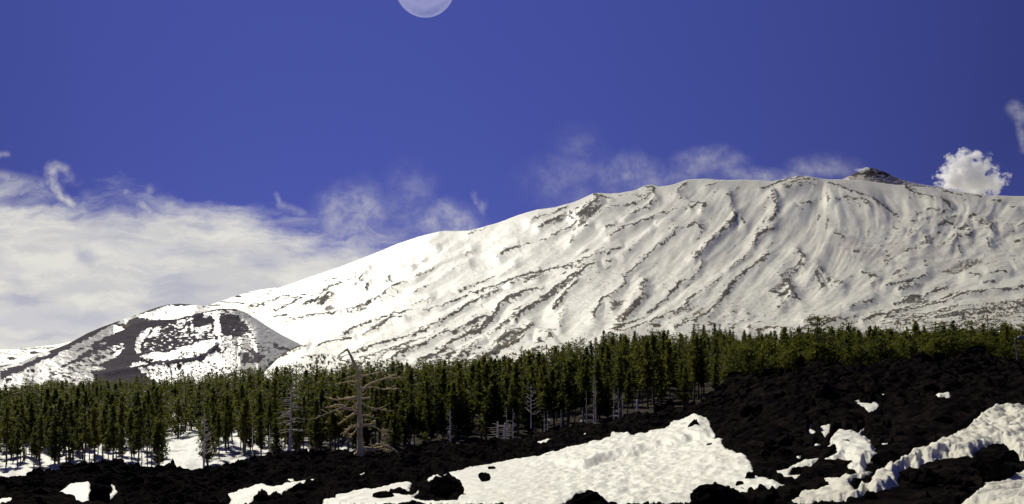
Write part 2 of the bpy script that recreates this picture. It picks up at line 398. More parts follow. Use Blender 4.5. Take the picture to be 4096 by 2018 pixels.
rl(Z5, 6, [(0, 860), (80, 845), (200, 805), (290, 780), (370, 760), (450, 740), (560, 710), (620, 680), (700, 650), (760, 625)]); rl(Z5, 14, [(60, 880), (130, 850), (230, 835)], .65)
rl(Z5, 10, [(0, 1010), (60, 965), (130, 935), (200, 912), (270, 900)])
rl(Z5, 17, [(100, 1100), (120, 1060), (200, 1010), (270, 960), (330, 910), (380, 880), (430, 840), (500, 800), (560, 765), (600, 750)], .78)
rl(Z5, 12, [(340, 1010), (390, 960), (430, 910), (480, 860)], .85); rl(Z5, 8, [(400, 990), (380, 960)])
rl(Z5, 6, [(790, 820), (830, 775), (870, 735), (930, 680), (1000, 620), (1060, 575), (1120, 530), (1180, 505), (1240, 490), (1280, 515)])
rl(Z5, 9, [(790, 820), (795, 850), (760, 890), (720, 920), (650, 955), (630, 990), (600, 1040), (598, 1080)]); rl(Z5, 12, [(650, 955), (700, 950), (735, 975)], .8)
rl(Z5, 6, [(780, 685), (830, 635), (900, 570), (960, 535)], .6); rl(Z5, 11, [(775, 1088), (840, 1035), (890, 975)]); rl(Z5, 14, [(850, 1000), (890, 955), (905, 920), (905, 880), (925, 842)], .85)
rl(Z5, 7, [(930, 1045), (1000, 990), (1050, 940), (1100, 890), (1140, 855)]); rl(Z5, 4, [(1140, 855), (1210, 820), (1250, 790), (1280, 730), (1270, 700)]); rl(Z5, 11, [(1080, 900), (1120, 870), (1145, 862)])
rl(Z5, 11, [(1240, 710), (1300, 660), (1340, 610), (1400, 560), (1440, 520), (1490, 470), (1500, 430), (1470, 370), (1460, 310)], .82); rl(Z5, 8, [(1540, 440), (1560, 500)])
rl(Z5, 8, [(760, 1165), (850, 1140), (950, 1110), (1030, 1070), (1120, 1030), (1180, 990), (1220, 940), (1290, 910)]); rl(Z5, 8, [(1180, 965), (1215, 930)])
rl(Z5, 5, [(730, 1140), (830, 1105), (920, 1070)]); rl(Z5, 5, [(1310, 890), (1340, 865), (1400, 830)])
rl(Z5, 10, [(1110, 1140), (1180, 1110), (1250, 1085), (1320, 1055), (1360, 1010), (1420, 955)]); rl(Z5, 12, [(1420, 955), (1450, 900), (1500, 840), (1560, 780), (1640, 730), (1710, 685)])
rl(Z5, 4, [(1455, 780), (1520, 720), (1580, 680)]); rl(Z5, 9, [(1610, 600), (1660, 550), (1725, 515)], .8); rl(Z5, 18, [(0, 1230), (60, 1180), (140, 1180), (200, 1120)], .75)
rl(Z5, 9, [(380, 1150), (370, 1090), (400, 1040)], .8); rl(Z5, 7, [(1465, 1050), (1490, 1040)]); rl(Z5, 11, [(1565, 1050), (1580, 1058)]); rl(Z5, 8, [(250, 1170), (300, 1190), (340, 1210)], .8)
rl(Z5, 5, [(1000, 470), (1100, 470)], .6); rl(Z5, 5, [(860, 600), (920, 560)], .6); rl(Z5, 6, [(740, 300), (860, 285)], .6); rl(Z5, 8, [(1240, 575), (1265, 560)])
rl(Z5, 8, [(30, 665), (70, 655)]); rl(Z5, 8, [(670, 725), (700, 715)], .9)
rl(Z6, 9, [(20, 690), (50, 640), (90, 610), (130, 600)], .8); rl(Z6, 8, [(90, 710), (135, 670)], .8); rl(Z6, 10, [(100, 570), (140, 540), (150, 480), (140, 430), (130, 380)], .66)
rl(Z6, 8, [(60, 365), (120, 340), (200, 318), (300, 300)], .9); rl(Z6, 20, [(185, 362), (240, 340), (310, 318), (370, 315)], .7)
rl(Z6, 7, [(440, 335), (510, 360), (570, 390), (640, 415), (700, 440), (760, 470), (820, 500)]); rl(Z6, 10, [(480, 440), (520, 425), (600, 430), (680, 460)], .75)
rl(Z6, 6, [(285, 450), (335, 437)], .9); rl(Z6, 6, [(240, 460), (270, 470)], .8)
rl(Z6, 8, [(880, 350), (920, 375), (970, 400), (1010, 420), (1060, 430), (1110, 450), (1130, 470)], .85); rl(Z6, 4, [(1080, 372), (1180, 400), (1300, 412)], .9)
rl(Z6, 13, [(170, 870), (220, 830), (290, 790), (300, 750), (280, 725)], .78); rl(Z6, 18, [(210, 880), (235, 920), (240, 960)], .95); rl(Z6, 7, [(240, 960), (290, 1000)])
rl(Z6, 9, [(235, 930), (170, 970), (130, 950)], .8); rl(Z6, 7, [(200, 1000), (160, 1045)], .7); rl(Z6, 12, [(380, 850), (400, 880), (415, 915)])
rl(Z6, 6, [(400, 820), (430, 860), (470, 890), (520, 915)], .75); rl(Z6, 8, [(640, 840), (690, 860), (720, 880), (690, 910)], .75)
rl(Z6, 6, [(770, 925), (830, 910), (900, 890), (950, 870), (1000, 845)]); rl(Z6, 6, [(820, 1000), (880, 980), (950, 965)]); rl(Z6, 14, [(850, 940), (930, 920)], .62)
rl(Z6, 5, [(990, 970), (1030, 945), (1100, 925)]); rl(Z6, 5, [(560, 1045), (620, 1015), (690, 995)], .9); rl(Z6, 8, [(640, 1110), (700, 1080), (780, 1070), (850, 1050), (940, 1035), (1040, 1015), (1140, 1000)])
rl(Z6, 7, [(1140, 1000), (1200, 970), (1290, 950), (1400, 945), (1545, 920)]); rl(Z6, 9, [(1230, 848), (1265, 850), (1295, 860)]); rl(Z6, 9, [(1320, 895), (1380, 885)])
rl(Z6, 4, [(1350, 845), (1450, 838)]); rl(Z6, 5, [(0, 1165), (130, 1160), (260, 1170)]); rl(Z6, 4, [(250, 1190), (330, 1150), (420, 1130), (600, 1090)]); rl(Z6, 6, [(300, 1130), (400, 1115), (500, 1105)])
for y_ in range(0, 9):
    yy = 1020 + y_ * 17
    rl(Z6, 5 + (y_ % 3), [(760 + y_ * 31 % 200, yy + 75 - y_ * 2), (980, yy + 55), (1150, yy + 35 + (y_ * 7) % 12), (1330, yy + 12), (1545, yy - 20 + (y_ * 5) % 9)], .62 + .06 * (y_ % 3))
for a in [((805, 575), (850, 600)), ((900, 562), (925, 552)), ((935, 512), (960, 506)), ((970, 545), (1000, 540)), ((895, 640), (945, 600)), ((975, 620), (1002, 672)), ((1060, 575), (1100, 565), (1140, 572)),
          ((1150, 590), (1190, 600)), ((1235, 580), (1242, 645)), ((1130, 705), (1165, 650), (1225, 642)), ((1285, 560), (1330, 560), (1370, 600), (1370, 625)), ((1335, 650), (1355, 695)), ((1440, 603), (1480, 600)),
          ((1490, 660), (1530, 658)), ((860, 704), (890, 712)), ((852, 748), (890, 752)), ((765, 772), (795, 785)), ((858, 812), (880, 818)), ((485, 620), (540, 645)), ((535, 700), (560, 720)), ((590, 720), (620, 726)),
          ((1120, 540), (1180, 528)), ((1240, 530), (1280, 524)), ((1000, 490), (1060, 495)), ((1370, 440), (1410, 438)), ((1465, 465), (1500, 472)), ((1510, 585), (1545, 570)), ((1050, 615), (1080, 618)),
          ((1060, 515), (1090, 510)), ((905, 350), (935, 362)), ((1170, 690), (1190, 720)), ((980, 800), (1000, 805))]:
    rl(Z6, 6, list(a), .8)
rl(Z6, 3, [(1500, 800), (1545, 790)], .9); rl(Z6, 6, [(1070, 990), (1150, 965)], .8); rl(Z6, 6, [(880, 1030), (960, 1005), (1000, 1000)], .8)

MS = 4.0
gu = np.arange(-700, 4801, MS); gy_ = np.arange(680, 1701, MS)
GU, GY = np.meshgrid(gu, gy_)
def gs(field, u, y):
    """bilinear sample of a (GY,GU) grid field"""
    fx = np.clip((u - gu[0]) / MS, 0, len(gu) - 1.001); fy = np.clip((y - gy_[0]) / MS, 0, len(gy_) - 1.001)
    ix = fx.astype(int); iy = fy.astype(int); fx = fx - ix; fy = fy - iy
    return (field[iy, ix] * (1 - fx) + field[iy, ix + 1] * fx) * (1 - fy) + (field[iy + 1, ix] * (1 - fx) + field[iy + 1, ix + 1] * fx) * fy
# flow direction field from the lines themselves
cgx, cgy = np.meshgrid(np.arange(-700, 4801, 50.), np.arange(680, 1701, 50.))
DX = np.zeros_like(cgx); DY = np.zeros_like(cgx)
extra = [([(3300, 780), (3500, 840)], 8, 1), ([(3900, 1300), (4096, 1270)], 9, 1), ([(3600, 1340), (3900, 1300)], 9, 1), ([(3500, 950), (3480, 1010)], 9, 1), ([(3800, 1000), (3780, 1060)], 9, 1), ([(3000, 1330), (3300, 1290)], 9, 1),
         ([(1000, 1450), (1300, 1370)], 6, 1), ([(3350, 850), (3330, 950)], 6, 1), ([(2900, 800), (2860, 860)], 6, 1)]
for pts, wd, s in RL + extra:
    if len(pts) < 2 or (len(pts) == 2 and wd < 5): continue
    for (x0, y0), (x1, y1) in zip(pts[:-1], pts[1:]):
        dx, dy = x1 - x0, y1 - y0; L = math.hypot(dx, dy) + 1e-6
        if dy < 0: dx, dy = -dx, -dy
        wt = L / (((cgx - (x0 + x1) / 2) ** 2 + (cgy - (y0 + y1) / 2) ** 2) + 110 ** 2) ** 1.3
        DX += wt * dx / L; DY += wt * dy / L
nrm = np.hypot(DX, DY); DX /= nrm; DY /= nrm
def cg(field, u, y):
    fx = np.clip((u + 700) / 50., 0, cgx.shape[1] - 1.001); fy = np.clip((y - 680) / 50., 0, cgx.shape[0] - 1.001)
    ix = fx.astype(int); iy = fy.astype(int); fx = fx - ix; fy = fy - iy
    return (field[iy, ix] * (1 - fx) + field[iy, ix + 1] * fx) * (1 - fy) + (field[iy + 1, ix] * (1 - fx) + field[iy + 1, ix + 1] * fx) * fy
def lic(freqs, step, n, seed):
    """noise smeared down the fall line, one field per frequency"""
    acc = [np.zeros_like(GU) for _ in freqs]
    for sg in (-1, 1):
        u = GU.copy(); y = GY.copy()
        for k in range(n):
            for j, fq in enumerate(freqs): acc[j] += vn(u * fq, y * fq, seed + j * 5)
            dx = cg(DX, u, y); dy = cg(DY, u, y)
            u = u + sg * dx * step; y = y + sg * dy * step
    out = []
    for a in acc:
        a = a / (2 * n); a = (a - a.mean()) / (a.std() + 1e-6); out.append(a)
    return out
L60, L24 = lic([1 / 75., 1 / 30.], 11.0, 9, 1)
L10, = lic([1 / 11.], 5.0, 5, 8)
L14, = lic([1 / 15.], 7.0, 7, 14)
# distance field of the rock lines
WU = GU + (fbm(GU / 22., GY / 22., 3, 31) - .5) * 22; WY = GY + (fbm(GU / 22., GY / 22., 3, 37) - .5) * 22
WSU = (fbm(GU / 90., GY / 60., 2, 33) - .5) * 24; WSV = (fbm(GU / 90., GY / 60., 2, 35) - .5) * 16
RD = np.zeros_like(GU); RH = np.zeros_like(GU)
for pts, wd, s in RL:
    H_ = np.zeros_like(RD); plen = sum(math.hypot(q1[0] - q0[0], q1[1] - q0[1]) for q0, q1 in zip(pts[:-1], pts[1:]))
    for (x0, y0), (x1, y1) in zip(pts[:-1], pts[1:]):
        pad = 90
        i0 = max(0, int((min(x0, x1) - pad - gu[0]) / MS)); i1 = min(len(gu), int((max(x0, x1) + pad - gu[0]) / MS) + 1)
        j0 = max(0, int((min(y0, y1) - pad - gy_[0]) / MS)); j1 = min(len(gy_), int((max(y0, y1) + pad - gy_[0]) / MS) + 1)
        if i0 >= i1 or j0 >= j1: continue
        sl = (slice(j0, j1), slice(i0, i1)); x = WU[sl]; y = WY[sl]
        bx, by = x1 - x0, y1 - y0; l2 = bx * bx + by * by + 1e-9
        h = np.clip(((x - x0) * bx + (y - y0) * by) / l2, 0, 1)
        ex = x - x0 - h * bx; ey = y - y0 - h * by; d = np.hypot(ex, ey)
        side = np.sign(ex)            # rock sits on the lee (right) side of the crest
        RD[sl] = np.maximum(RD[sl], s * np.clip(1.35 - d / (wd * .56 + 1.9), 0, 1))
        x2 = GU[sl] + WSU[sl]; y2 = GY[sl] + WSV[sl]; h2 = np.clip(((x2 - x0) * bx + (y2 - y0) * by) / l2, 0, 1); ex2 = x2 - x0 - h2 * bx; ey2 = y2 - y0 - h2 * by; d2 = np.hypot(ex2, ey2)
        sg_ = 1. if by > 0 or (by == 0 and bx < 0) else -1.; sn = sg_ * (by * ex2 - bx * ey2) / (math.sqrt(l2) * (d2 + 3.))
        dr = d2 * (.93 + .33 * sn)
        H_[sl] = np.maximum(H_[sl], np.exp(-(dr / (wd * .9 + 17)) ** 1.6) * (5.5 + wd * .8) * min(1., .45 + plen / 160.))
    RH = np.maximum(RH, H_)
def build_mountain():
    us = np.arange(-600, 4701, 3.2)
    nr = 290
    t = np.linspace(0, 1, nr)[:, None]
    yb = f_far(us)[None, :]; ys = f_sky(us)[None, :]
    y = yb + (ys - yb) * t; u = np.broadcast_to(us[None, :], y.shape)
    D = mount_D(u, y)
    below = y - ys
    att = sst(below, 2, 60) * sst(t, 0, .06)
    rd = gs(RD, u + (vn(u / 7, y / 5, 9) - .5) * 9, y + (vn(u / 7, y / 5, 19) - .5) * 6); rh = gs(RH, u, y)
    l60 = gs(L60, u, y); l24 = gs(L24, u, y); l10 = gs(L10, u, y); l14 = gs(L14, u, y)
    right = sst(u, 3250, 3600) * sst(y, 830, 900) * (1 - sst(y, 1050, 1120))
    calm = 1 - .35 * right
    lump = (fbm(u / 70., y / 10., 4, 51) - .5)
    h = rh * 1.25 + (3.4 * l60 + 1.7 * l24) * calm + .55 * l10 + 1.2 * lump + .9 * (fbm(u / 26., y / 5., 2, 151) - .5) + 9 * right * (fbm(u / 60., y / 14., 4, 61) - .45)
    h = h * (.25 + .75 * att)
    rn = fbm(u / 6.5, y / 4.2, 3, 71)
    # snow cover
    ma = .5 + .16 * l14 + (rn - .5) * .55
    low = .85 * sst(y, f_tree(u) - 200, f_tree(u) - 10)         # thinner cover towards the tree line
    lowr = low * sst(u, 3150, 3700); lowc = low * (1 - sst(u, 3000, 3300)) * sst(u, 1250, 1500)
    rock = np.clip(rd * 1.15, 0, 1) * .78 + sst(rd, .02, .3) * ((rn - .5) * .85 + .08 * l14)
    fr_ = sst(l14, 1.15, 1.9) * sst(fbm(u / 90., y / 60., 3, 121), .46, .6) * sst(below, 4, 26)
    rock = np.maximum(rock, fr_ * (.36 + .5 * (rn - .2)))
    spk = fbm(u / 8., y / 3.8, 2, 81) + .11 * l14 + .34 * sst(rh, 3, 11)
    rock = np.maximum(rock, .62 * sst(spk, .86, .95) * sst(below, 6, 30))
    spk2 = fbm(u / 20., y / 5., 3, 91) + .11 * l24
    rock = np.maximum(rock, sst(spk2, .84 - .30 * lowr - .16 * lowc, .94 - .28 * lowr - .14 * lowc) * np.clip(lowr + lowc, 0, 1) * .85)
    rock = np.maximum(rock, right * .8 * sst(fbm(u / 17., y / 8., 3, 95), .74, .80))
    gl = 1 - .5 * sst(u, 1000, 1600) * (1 - sst(u, 1600, 2200)) * (1 - sst(y, 1000, 1200))
    rock = rock * gl
    h = h + rock * 2.6 * (rn - .3)
    yy = y - h
    brown = np.clip(sst(y, f_tree(u) - 170, f_tree(u) - 20) * .9 * sst(vn(u / 40., y / 12., 3), .3, .7) + .2 * sst(vn(u / 60, y / 30, 5), .4, .8), 0, 1)
    ash = sst(u, 3000, 3500) * (1 - sst(y, 1060, 1180)) * .26 * sst(fbm(u / 130., y / 45., 4, 7), .40, .62) \
        + .35 * sst(fbm(u / 160., y / 50., 4, 17), .5, .68) * sst(u, 2100, 2700)
    tanb = .8 * np.exp(-((y - 1005 - (u - 3450) * -.05) / 42.) ** 2) * np.exp(-((u - 3480) / 260.) ** 2) * sst(fbm(u / 25., y / 9., 3, 27), .35, .6)
    dirt_shade = np.clip(ash + tanb + .10 * l14 * sst(vn(u / 120., y / 60., 77), .3, .8) + .08 * l24 + .30 * sst(rh, 6, 17), 0, .9)  # ash and tan dirt, plus ridge-flank shade painted as a tan halo along the ribs
    X = (u - 2048) / F * D; Zc = (HZ - yy) / F * D
    # far side
    Xs, Ys, Zs = [X], [D], [Zc]
    for k, (dm, dz) in enumerate([(1.03, .004), (1.10, .03), (1.3, .12), (1.9, .35)]):
        Dk = D[-1:] * dm; Xs.append((us[None] - 2048) / F * Dk); Ys.append(Dk); Zs.append(Zc[-1:] - DCf(us)[None] * dz)
        rock = np.vstack([rock, rock[-1:]]); brown = np.vstack([brown, brown[-1:]]); dirt_shade = np.vstack([dirt_shade, dirt_shade[-1:]])
    # gentle foot that runs under the forest
    Dk = D[:1] * .93; Xs.insert(0, (us[None] - 2048) / F * Dk); Ys.insert(0, Dk); Zs.insert(0, Zc[:1] - 14)
    rock = np.vstack([rock[:1], rock]); brown = np.vstack([brown[:1], brown]); dirt_shade = np.vstack([dirt_shade[:1], dirt_shade])
    me = grid_mesh('mountain', np.vstack(Xs), np.vstack(Ys), np.vstack(Zs), M_mount, dict(rock=rock, brown=brown, dirt_shade=dirt_shade))
    tag(obj('mountain', me), 'huge snow covered volcano slope with long dark rock ribs rising behind the forest', 'mountain', kind='structure')
build_mountain()

# ------------------------------------------------------------------ summit cone behind the plateau
def build_summit():
    prof = itp([(3300, 745), (3340, 735), (3397, 704), (3440, 686), (3461, 676), (3478, 672), (3492, 674), (3508, 677), (3518, 681), (3540, 689), (3567, 702), (3610, 721), (3674, 736), (3752, 748), (3816, 764), (3900, 790)])
    us = np.arange(3300, 3901, 2.0); D0, D1 = 9400., 10200.
    t = np.linspace(0, 1, 60)[:, None]
    ys = prof(us)[None]; yb = np.full_like(ys, 790.)
    y = yb + (ys - yb) * t; u = np.broadcast_to(us[None], y.shape); D = D0 + (D1 - D0) * t
    top = sst(y, 722, 690)
    n1 = fbm(u / 14., y / 6., 4, 5)
    rock = sst(y + (n1 - .5) * 26, 712, 697) * .95
    ri = np.exp(-((u - 3508) / 20.) ** 2) * np.exp(-((y - 683) / 8.) ** 2)
    rock = np.clip(rock - ri * .9, 0, 1); rock = np.maximum(rock, .9 * sst(fbm(u / 20, y / 5, 3, 9), .66, .72))
    brown = np.clip(sst(y, 690, 730) * .9, 0, 1)
    dirt_shade = np.clip(.95 * sst(u, 3700, 3600), 0, 1)
    h = (n1 - .5) * 5
    Zc = (HZ - y + h * sst(t, 1.0, .85)) / F * D
    X = (u - 2048) / F * D
    Dk = D[-1:] * 1.08 + 0 * us[None]
    X = np.vstack([X, (us[None] - 2048) / F * Dk]); Zc = np.vstack([Zc, Zc[-1:] - 260]); D = np.vstack([np.broadcast_to(D, y.shape), Dk])
    ex = lambda a: np.vstack([a, a[-1:]])
    me = grid_mesh('summit_cone', X, D, Zc, M_summit, dict(rock=ex(rock), brown=ex(brown), dirt_shade=ex(dirt_shade)))
    tag(obj('summit_cone', me), 'small grey ash cone at the top of the volcano with dark rim', 'volcano cone', kind='structure')
build_summit()

# ------------------------------------------------------------------ distant ridges at the left
def far_ridge(name, prof, D0, D1, ybase, seed, label):
    f = itp(prof); us = np.arange(prof[0][0], prof[-1][0] + 1, 4.0)
    t = np.linspace(0, 1, 50)[:, None]; ys = f(us)[None]; y = ybase + (ys - ybase) * t
    u = np.broadcast_to(us[None], y.shape); D = np.broadcast_to(D0 * (D1 / D0) ** t, y.shape)
    n = fbm(u / 45., y / 5., 4, seed)
    rock = .95 * sst(n, .54, .64) * (1 - .3 * t)
    h = (fbm(u / 30., y / 9., 3, seed + 2) - .5) * 7 * sst(t, 1, .8)
    X = (u - 2048) / F * D; Zc = (HZ - y + h) / F * D
    Dk = D[-1:] * 1.1; X = np.vstack([X, (us[None] - 2048) / F * Dk]); Zc = np.vstack([Zc, Zc[-1:] - D1 * .03]); DD = np.vstack([D, Dk])
    ex = lambda a: np.vstack([a, a[-1:]])
    me = grid_mesh(name, X, DD, Zc, M_mount, dict(rock=ex(rock), brown=ex(0 * rock), dirt_shade=ex(0 * rock + .1)))
    tag(obj(name, me), label, 'hill', kind='structure')
far_ridge('far_hill', [(-700, 1450), (-200, 1420), (0, 1400), (60, 1398), (150, 1388), (220, 1380), (290, 1368), (360, 1372), (480, 1385)], 1600, 2600, 1500, 3, 'low snow streaked hill at the far left edge behind the dark cinder cone')
far_ridge('far_shoulder', [(780, 1240), (840, 1220), (900, 1200), (960, 1180), (1000, 1168), (1040, 1160), (1100, 1152), (1180, 1156), (1260, 1165)], 6800, 8200, 1260, 6, 'distant snowy shoulder peeping over the cinder cone')

# ------------------------------------------------------------------ cinder cone
CO = [(-700, 1790), (-300, 1665), (0, 1472), (90, 1448), (150, 1420), (230, 1393), (275, 1375), (347, 1335), (405, 1310), (463, 1289), (521, 1270), (579, 1248), (629, 1230), (673, 1219), (723, 1216), (767, 1219),
      (817, 1227), (875, 1230), (904, 1237), (940, 1236), (976, 1248), (1027, 1277), (1063, 1302), (1126, 1340), (1208, 1381), (1230, 1392)]
FR = [(-700, 1790), (-300, 1665), (0, 1472), (90, 1448), (150, 1420), (230, 1393), (275, 1375), (347, 1335), (405, 1310), (455, 1292), (475, 1301), (500, 1307), (525, 1300), (560, 1287), (600, 1281), (660, 1280), (710, 1277), (760, 1266), (800, 1255),
      (850, 1241), (885, 1235), (904, 1237), (940, 1236), (976, 1248), (1027, 1277), (1063, 1302), (1126, 1340), (1208, 1381), (1230, 1392)]
CB = [(-700, 1800), (-300, 1680), (0, 1640), (950, 1600), (1030, 1520), (1050, 1490), (1100, 1452), (1160, 1415), (1208, 1386), (1230, 1393)]
kp = []
def kk(pts, s, fn=K): kp.append((fn(pts), s))
kk([(-600, 1150), (-600, 560), (0, 560), (0, 900), (300, 900)], .78)
kk([(0, 760), (300, 640), (600, 470), (700, 440), (790, 460), (750, 530), (500, 700), (560, 745), (360, 770), (0, 950)], .12)
kk([(560, 320), (620, 290), (650, 300), (740, 340), (600, 395), (500, 440), (400, 490), (300, 530), (200, 590), (100, 650), (0, 720), (-500, 1050), (-500, 900), (0, 640), (150, 545), (300, 470), (450, 395)], .97)
kk([(-500, 760), (0, 590), (150, 510), (300, 445), (450, 370), (560, 310), (600, 290), (560, 330), (400, 410), (200, 520), (0, 620), (-500, 850)], .12)
kk([(760, 465), (700, 480), (600, 510), (520, 545), (440, 560), (400, 600), (300, 640), (200, 690), (80, 740), (0, 760), (0, 900), (200, 850), (350, 760), (540, 740), (500, 715), (450, 700), (560, 640), (640, 560), (740, 490)], .56)
kk([(0, 700), (200, 590), (400, 500), (430, 530), (200, 660), (0, 780)], .8)
kk([(740, 530), (690, 590), (630, 635), (560, 660), (480, 690), (470, 680), (560, 630), (640, 580), (700, 545)], 1.0)
kk([(360, 750), (420, 720), (500, 715), (545, 735), (480, 750)], 1.0)
kk([(500, 480), (560, 455), (620, 445), (560, 480), (510, 500)], .8)
kk([(1020, 310), (1000, 350), (960, 400), (930, 440), (900, 500), (900, 560), (860, 585), (845, 540), (852, 490), (880, 420), (920, 370), (980, 330)], 1.0)
kk([(1040, 310), (1100, 300), (1130, 330), (1080, 400), (960, 440), (1000, 370)], .72)
kk([(1100, 330), (1200, 270), (1300, 240), (1430, 230), (1440, 300), (1620, 300), (1640, 400), (1500, 470), (1250, 520), (1000, 600), (940, 560), (900, 520), (960, 450), (1050, 430)], .31)
kk([(1240, 240), (1430, 215), (1440, 330), (1620, 330), (1640, 420), (1400, 440), (1230, 330)], .50)
kk([(930, 590), (1050, 570), (1150, 570), (1300, 520), (1400, 500), (1500, 460), (1630, 420), (1650, 480), (1620, 540), (1560, 590), (1450, 635), (1300, 655), (1100, 660), (960, 660), (900, 620)], .86)
kk([(1510, 190), (1560, 170), (1700, 155), (1800, 180), (1850, 215), (1700, 192), (1620, 205), (1500, 225)], .74)
kk([(1590, 200), (1680, 200), (1692, 300), (1690, 380), (1720, 400), (1640, 405), (1625, 330), (1625, 250)], 1.0)
kk([(1440, 200), (1510, 185), (1510, 255), (1570, 265), (1440, 320), (1420, 290)], .05)
kk([(1430, 320), (1560, 270), (1600, 290), (1600, 330), (1500, 370), (1440, 350)], .8)
kk([(1740, 150), (1900, 150), (2000, 210), (2150, 290), (2300, 380), (2450, 470), (2500, 505), (2380, 545), (2200, 560), (2050, 450), (1950, 300), (1850, 200)], .80)
kk([(2000, 215), (2150, 290), (2300, 380), (2450, 470), (2500, 505), (2380, 545), (2250, 480), (2080, 340)], .96)
kk([(1650, 405), (1850, 400), (2000, 380), (2150, 500), (2350, 545), (2400, 540), (2150, 700), (1850, 740), (1750, 640), (1650, 500)], .68)
kk([(2000, 540), (2130, 610), (2120, 650), (1990, 690), (1890, 680), (1900, 620)], .22)
kk([(2180, 460), (2360, 545), (2260, 550), (2190, 500)], .25)
kk([(1680, 190), (1800, 185), (1950, 280), (1985, 380), (1850, 410), (1740, 400), (1700, 350)], .17)
kk([(850, 745), (1050, 710), (1300, 685), (1500, 660), (1650, 560), (1800, 600), (1900, 680), (2150, 690), (2150, 900), (1000, 900), (920, 790)], .76)
kk([(760, 740), (830, 690), (900, 670), (980, 690), (900, 730), (830, 745)], .9)
kk([(1660, 515), (1560, 600), (1450, 645), (1250, 672), (1100, 705), (850, 748), (880, 720), (1000, 680), (1150, 655), (1400, 640), (1540, 588), (1630, 530)], .02)
kk([(0, 800), (380, 760), (480, 780), (420, 900), (0, 1000)], .72)
kk([(400, 765), (860, 752), (960, 800), (1020, 850), (900, 900), (500, 900)], .03)
kc = [(670, 285), (720, 245), (800, 218), (900, 192), (1020, 155), (1130, 118), (1230, 104), (1300, 112), (1400, 104), (1530, 120), (1650, 130), (1720, 136), (1560, 165), (1440, 190), (1350, 215), (1270, 240), (1180, 246), (990, 250), (960, 235), (900, 225), (800, 240), (750, 275), (760, 290), (700, 292)]
kk(kc, .97)
def build_cone():
    us = np.arange(-600, 1225, 2.6)
    yf = itp(FR)(us)[None]; ys = itp(CO)(us)[None]; yb = itp(CB)(us)[None]
    Dm_ = mount_D(us, itp(CB)(us)) * 1.02; wq = sst(us, 960, 1060)
    Db = (790 * (1 - wq) + np.minimum(Dm_ * .97, 1180) * wq)[None]
    Dr = np.maximum(smo(itp([(-600, 900), (300, 1110), (470, 1060), (700, 1030), (900, 1050), (1000, 1080), (1100, 1130), (1208, 1200), (1230, 1210)]), 50)(us)[None], Db * 1.015)
    gap = np.clip((yf - ys) / 40., 0, 1)
    t = np.linspace(0, 1, 150)[:, None]
    y1 = yb + (yf - yb) * t; D1 = Db + (Dr - Db) * t ** 1.15
    u1 = np.broadcast_to(us[None], y1.shape)
    crp = sst(yf - y1, 1, 14) if False else sst(y1 - yf, 1, 16)
    # crater floor and inner far wall
    Ddip = Dr * 1.03; ydip = yf + 26 * gap
    t2 = np.linspace(0, 1, 46)[:, None]
    y2 = ydip + (ys - ydip) * t2; D2 = Ddip + (Dr * (1.03 + .13 * gap) - Ddip) * t2
    y2 = np.where(gap > .02, y2, ys + 0 * t2)
    D2 = np.where(gap > .02, D2, Dr * (1 + .02 * t2 + .01))
    u2 = np.broadcast_to(us[None], y2.shape)
    y = np.vstack([y1, y2]); u = np.vstack([u1, u2]); D = np.vstack([D1, D2])
    # cover: painted where the snow lies on the real cone
    wu = u + (fbm(u / 16, y / 9, 3, 3) - .5) * 16; wy = y + (fbm(u / 16, y / 9, 3, 13) - .5) * 9
    cov = np.zeros_like(u) + .04
    for poly, s in kp:
        sd = poly_sd(poly, wu, wy, 30); a = sst(sd, -6., 6.); cov = cov * (1 - a) + s * a
    inner = np.zeros_like(u, bool); inner[150:] = True
    # on the outside of the front rim the crater's own snow must not spill over
    sdc = poly_sd(K(kc), u, y, 30)
    cov = np.where(~inner & (sdc > -3) & (y < np.broadcast_to(yf, u.shape)[0][None] + 8), .04, cov)
    nz = fbm(u / 11., y / 4.6, 3, 23, .62)
    nz2 = fbm((u + y * 1.6) / 24., (y - u * .3) / 4.5, 3, 29, .6)
    lft = 1 - sst(u, 430, 560)
    nn = nz * (1 - lft) + nz2 * lft
    rock = 1 - cov + (nn - .5) * 1.9 * (4 * cov * (1 - cov)) ** .6
    rock = np.clip(rock, 0, 1); rock = .5 + (rock - .5) * 1.7
    rock = np.clip(rock, 0, 1)
    hh = (fbm(u / 20., y / 10., 4, 43) - .5) * 5 + (nn - .5) * 2.5
    bul = poly_sd(K([(1430, 200), (1510, 190), (1600, 260), (1590, 340), (1480, 380), (1420, 340)]), u, y, 30)
    hh = hh - 7 * sst(bul, -12, 16)
    lip = poly_sd(K([(1660, 515), (1560, 600), (1450, 645), (1250, 672), (1100, 705), (850, 748), (500, 800), (500, 1000), (2200, 1000), (2100, 640), (1800, 560)]), u, y, 40)
    hh = hh + 9 * np.exp(-(lip / 11.) ** 2)
    gul = poly_sd(K([(780, 330), (960, 380), (880, 470), (840, 600), (980, 700), (700, 800), (480, 800), (620, 640), (760, 480)]), u, y, 40)
    hh = hh + 5 * sst(gul, -20, 25)
    hh = hh * sst(np.abs(y - ys), 0, 16) * (.3 + .7 * sst(np.abs(y - yf), 0, 14))
    hh = hh * np.where(u > 980, sst(np.abs(y - np.broadcast_to(yb, y.shape)), 0, 22), 1)
    Zc = (HZ - y + hh) / F * D; X = (u - 2048) / F * D
    Dk = D[-1:] * 1.12; X = np.vstack([X, (us[None] - 2048) / F * Dk]); Zc = np.vstack([Zc, Zc[-1:] - 60]); D = np.vstack([D, Dk])
    D0_ = np.maximum(D[:1], Dm_[None]); X = np.vstack([(us[None] - 2048) / F * D0_, X]); Zc = np.vstack([(HZ - yb) / F * D0_, Zc]); D = np.vstack([D0_, D])
    ex = lambda a: np.vstack([a[:1], a, a[-1:]])
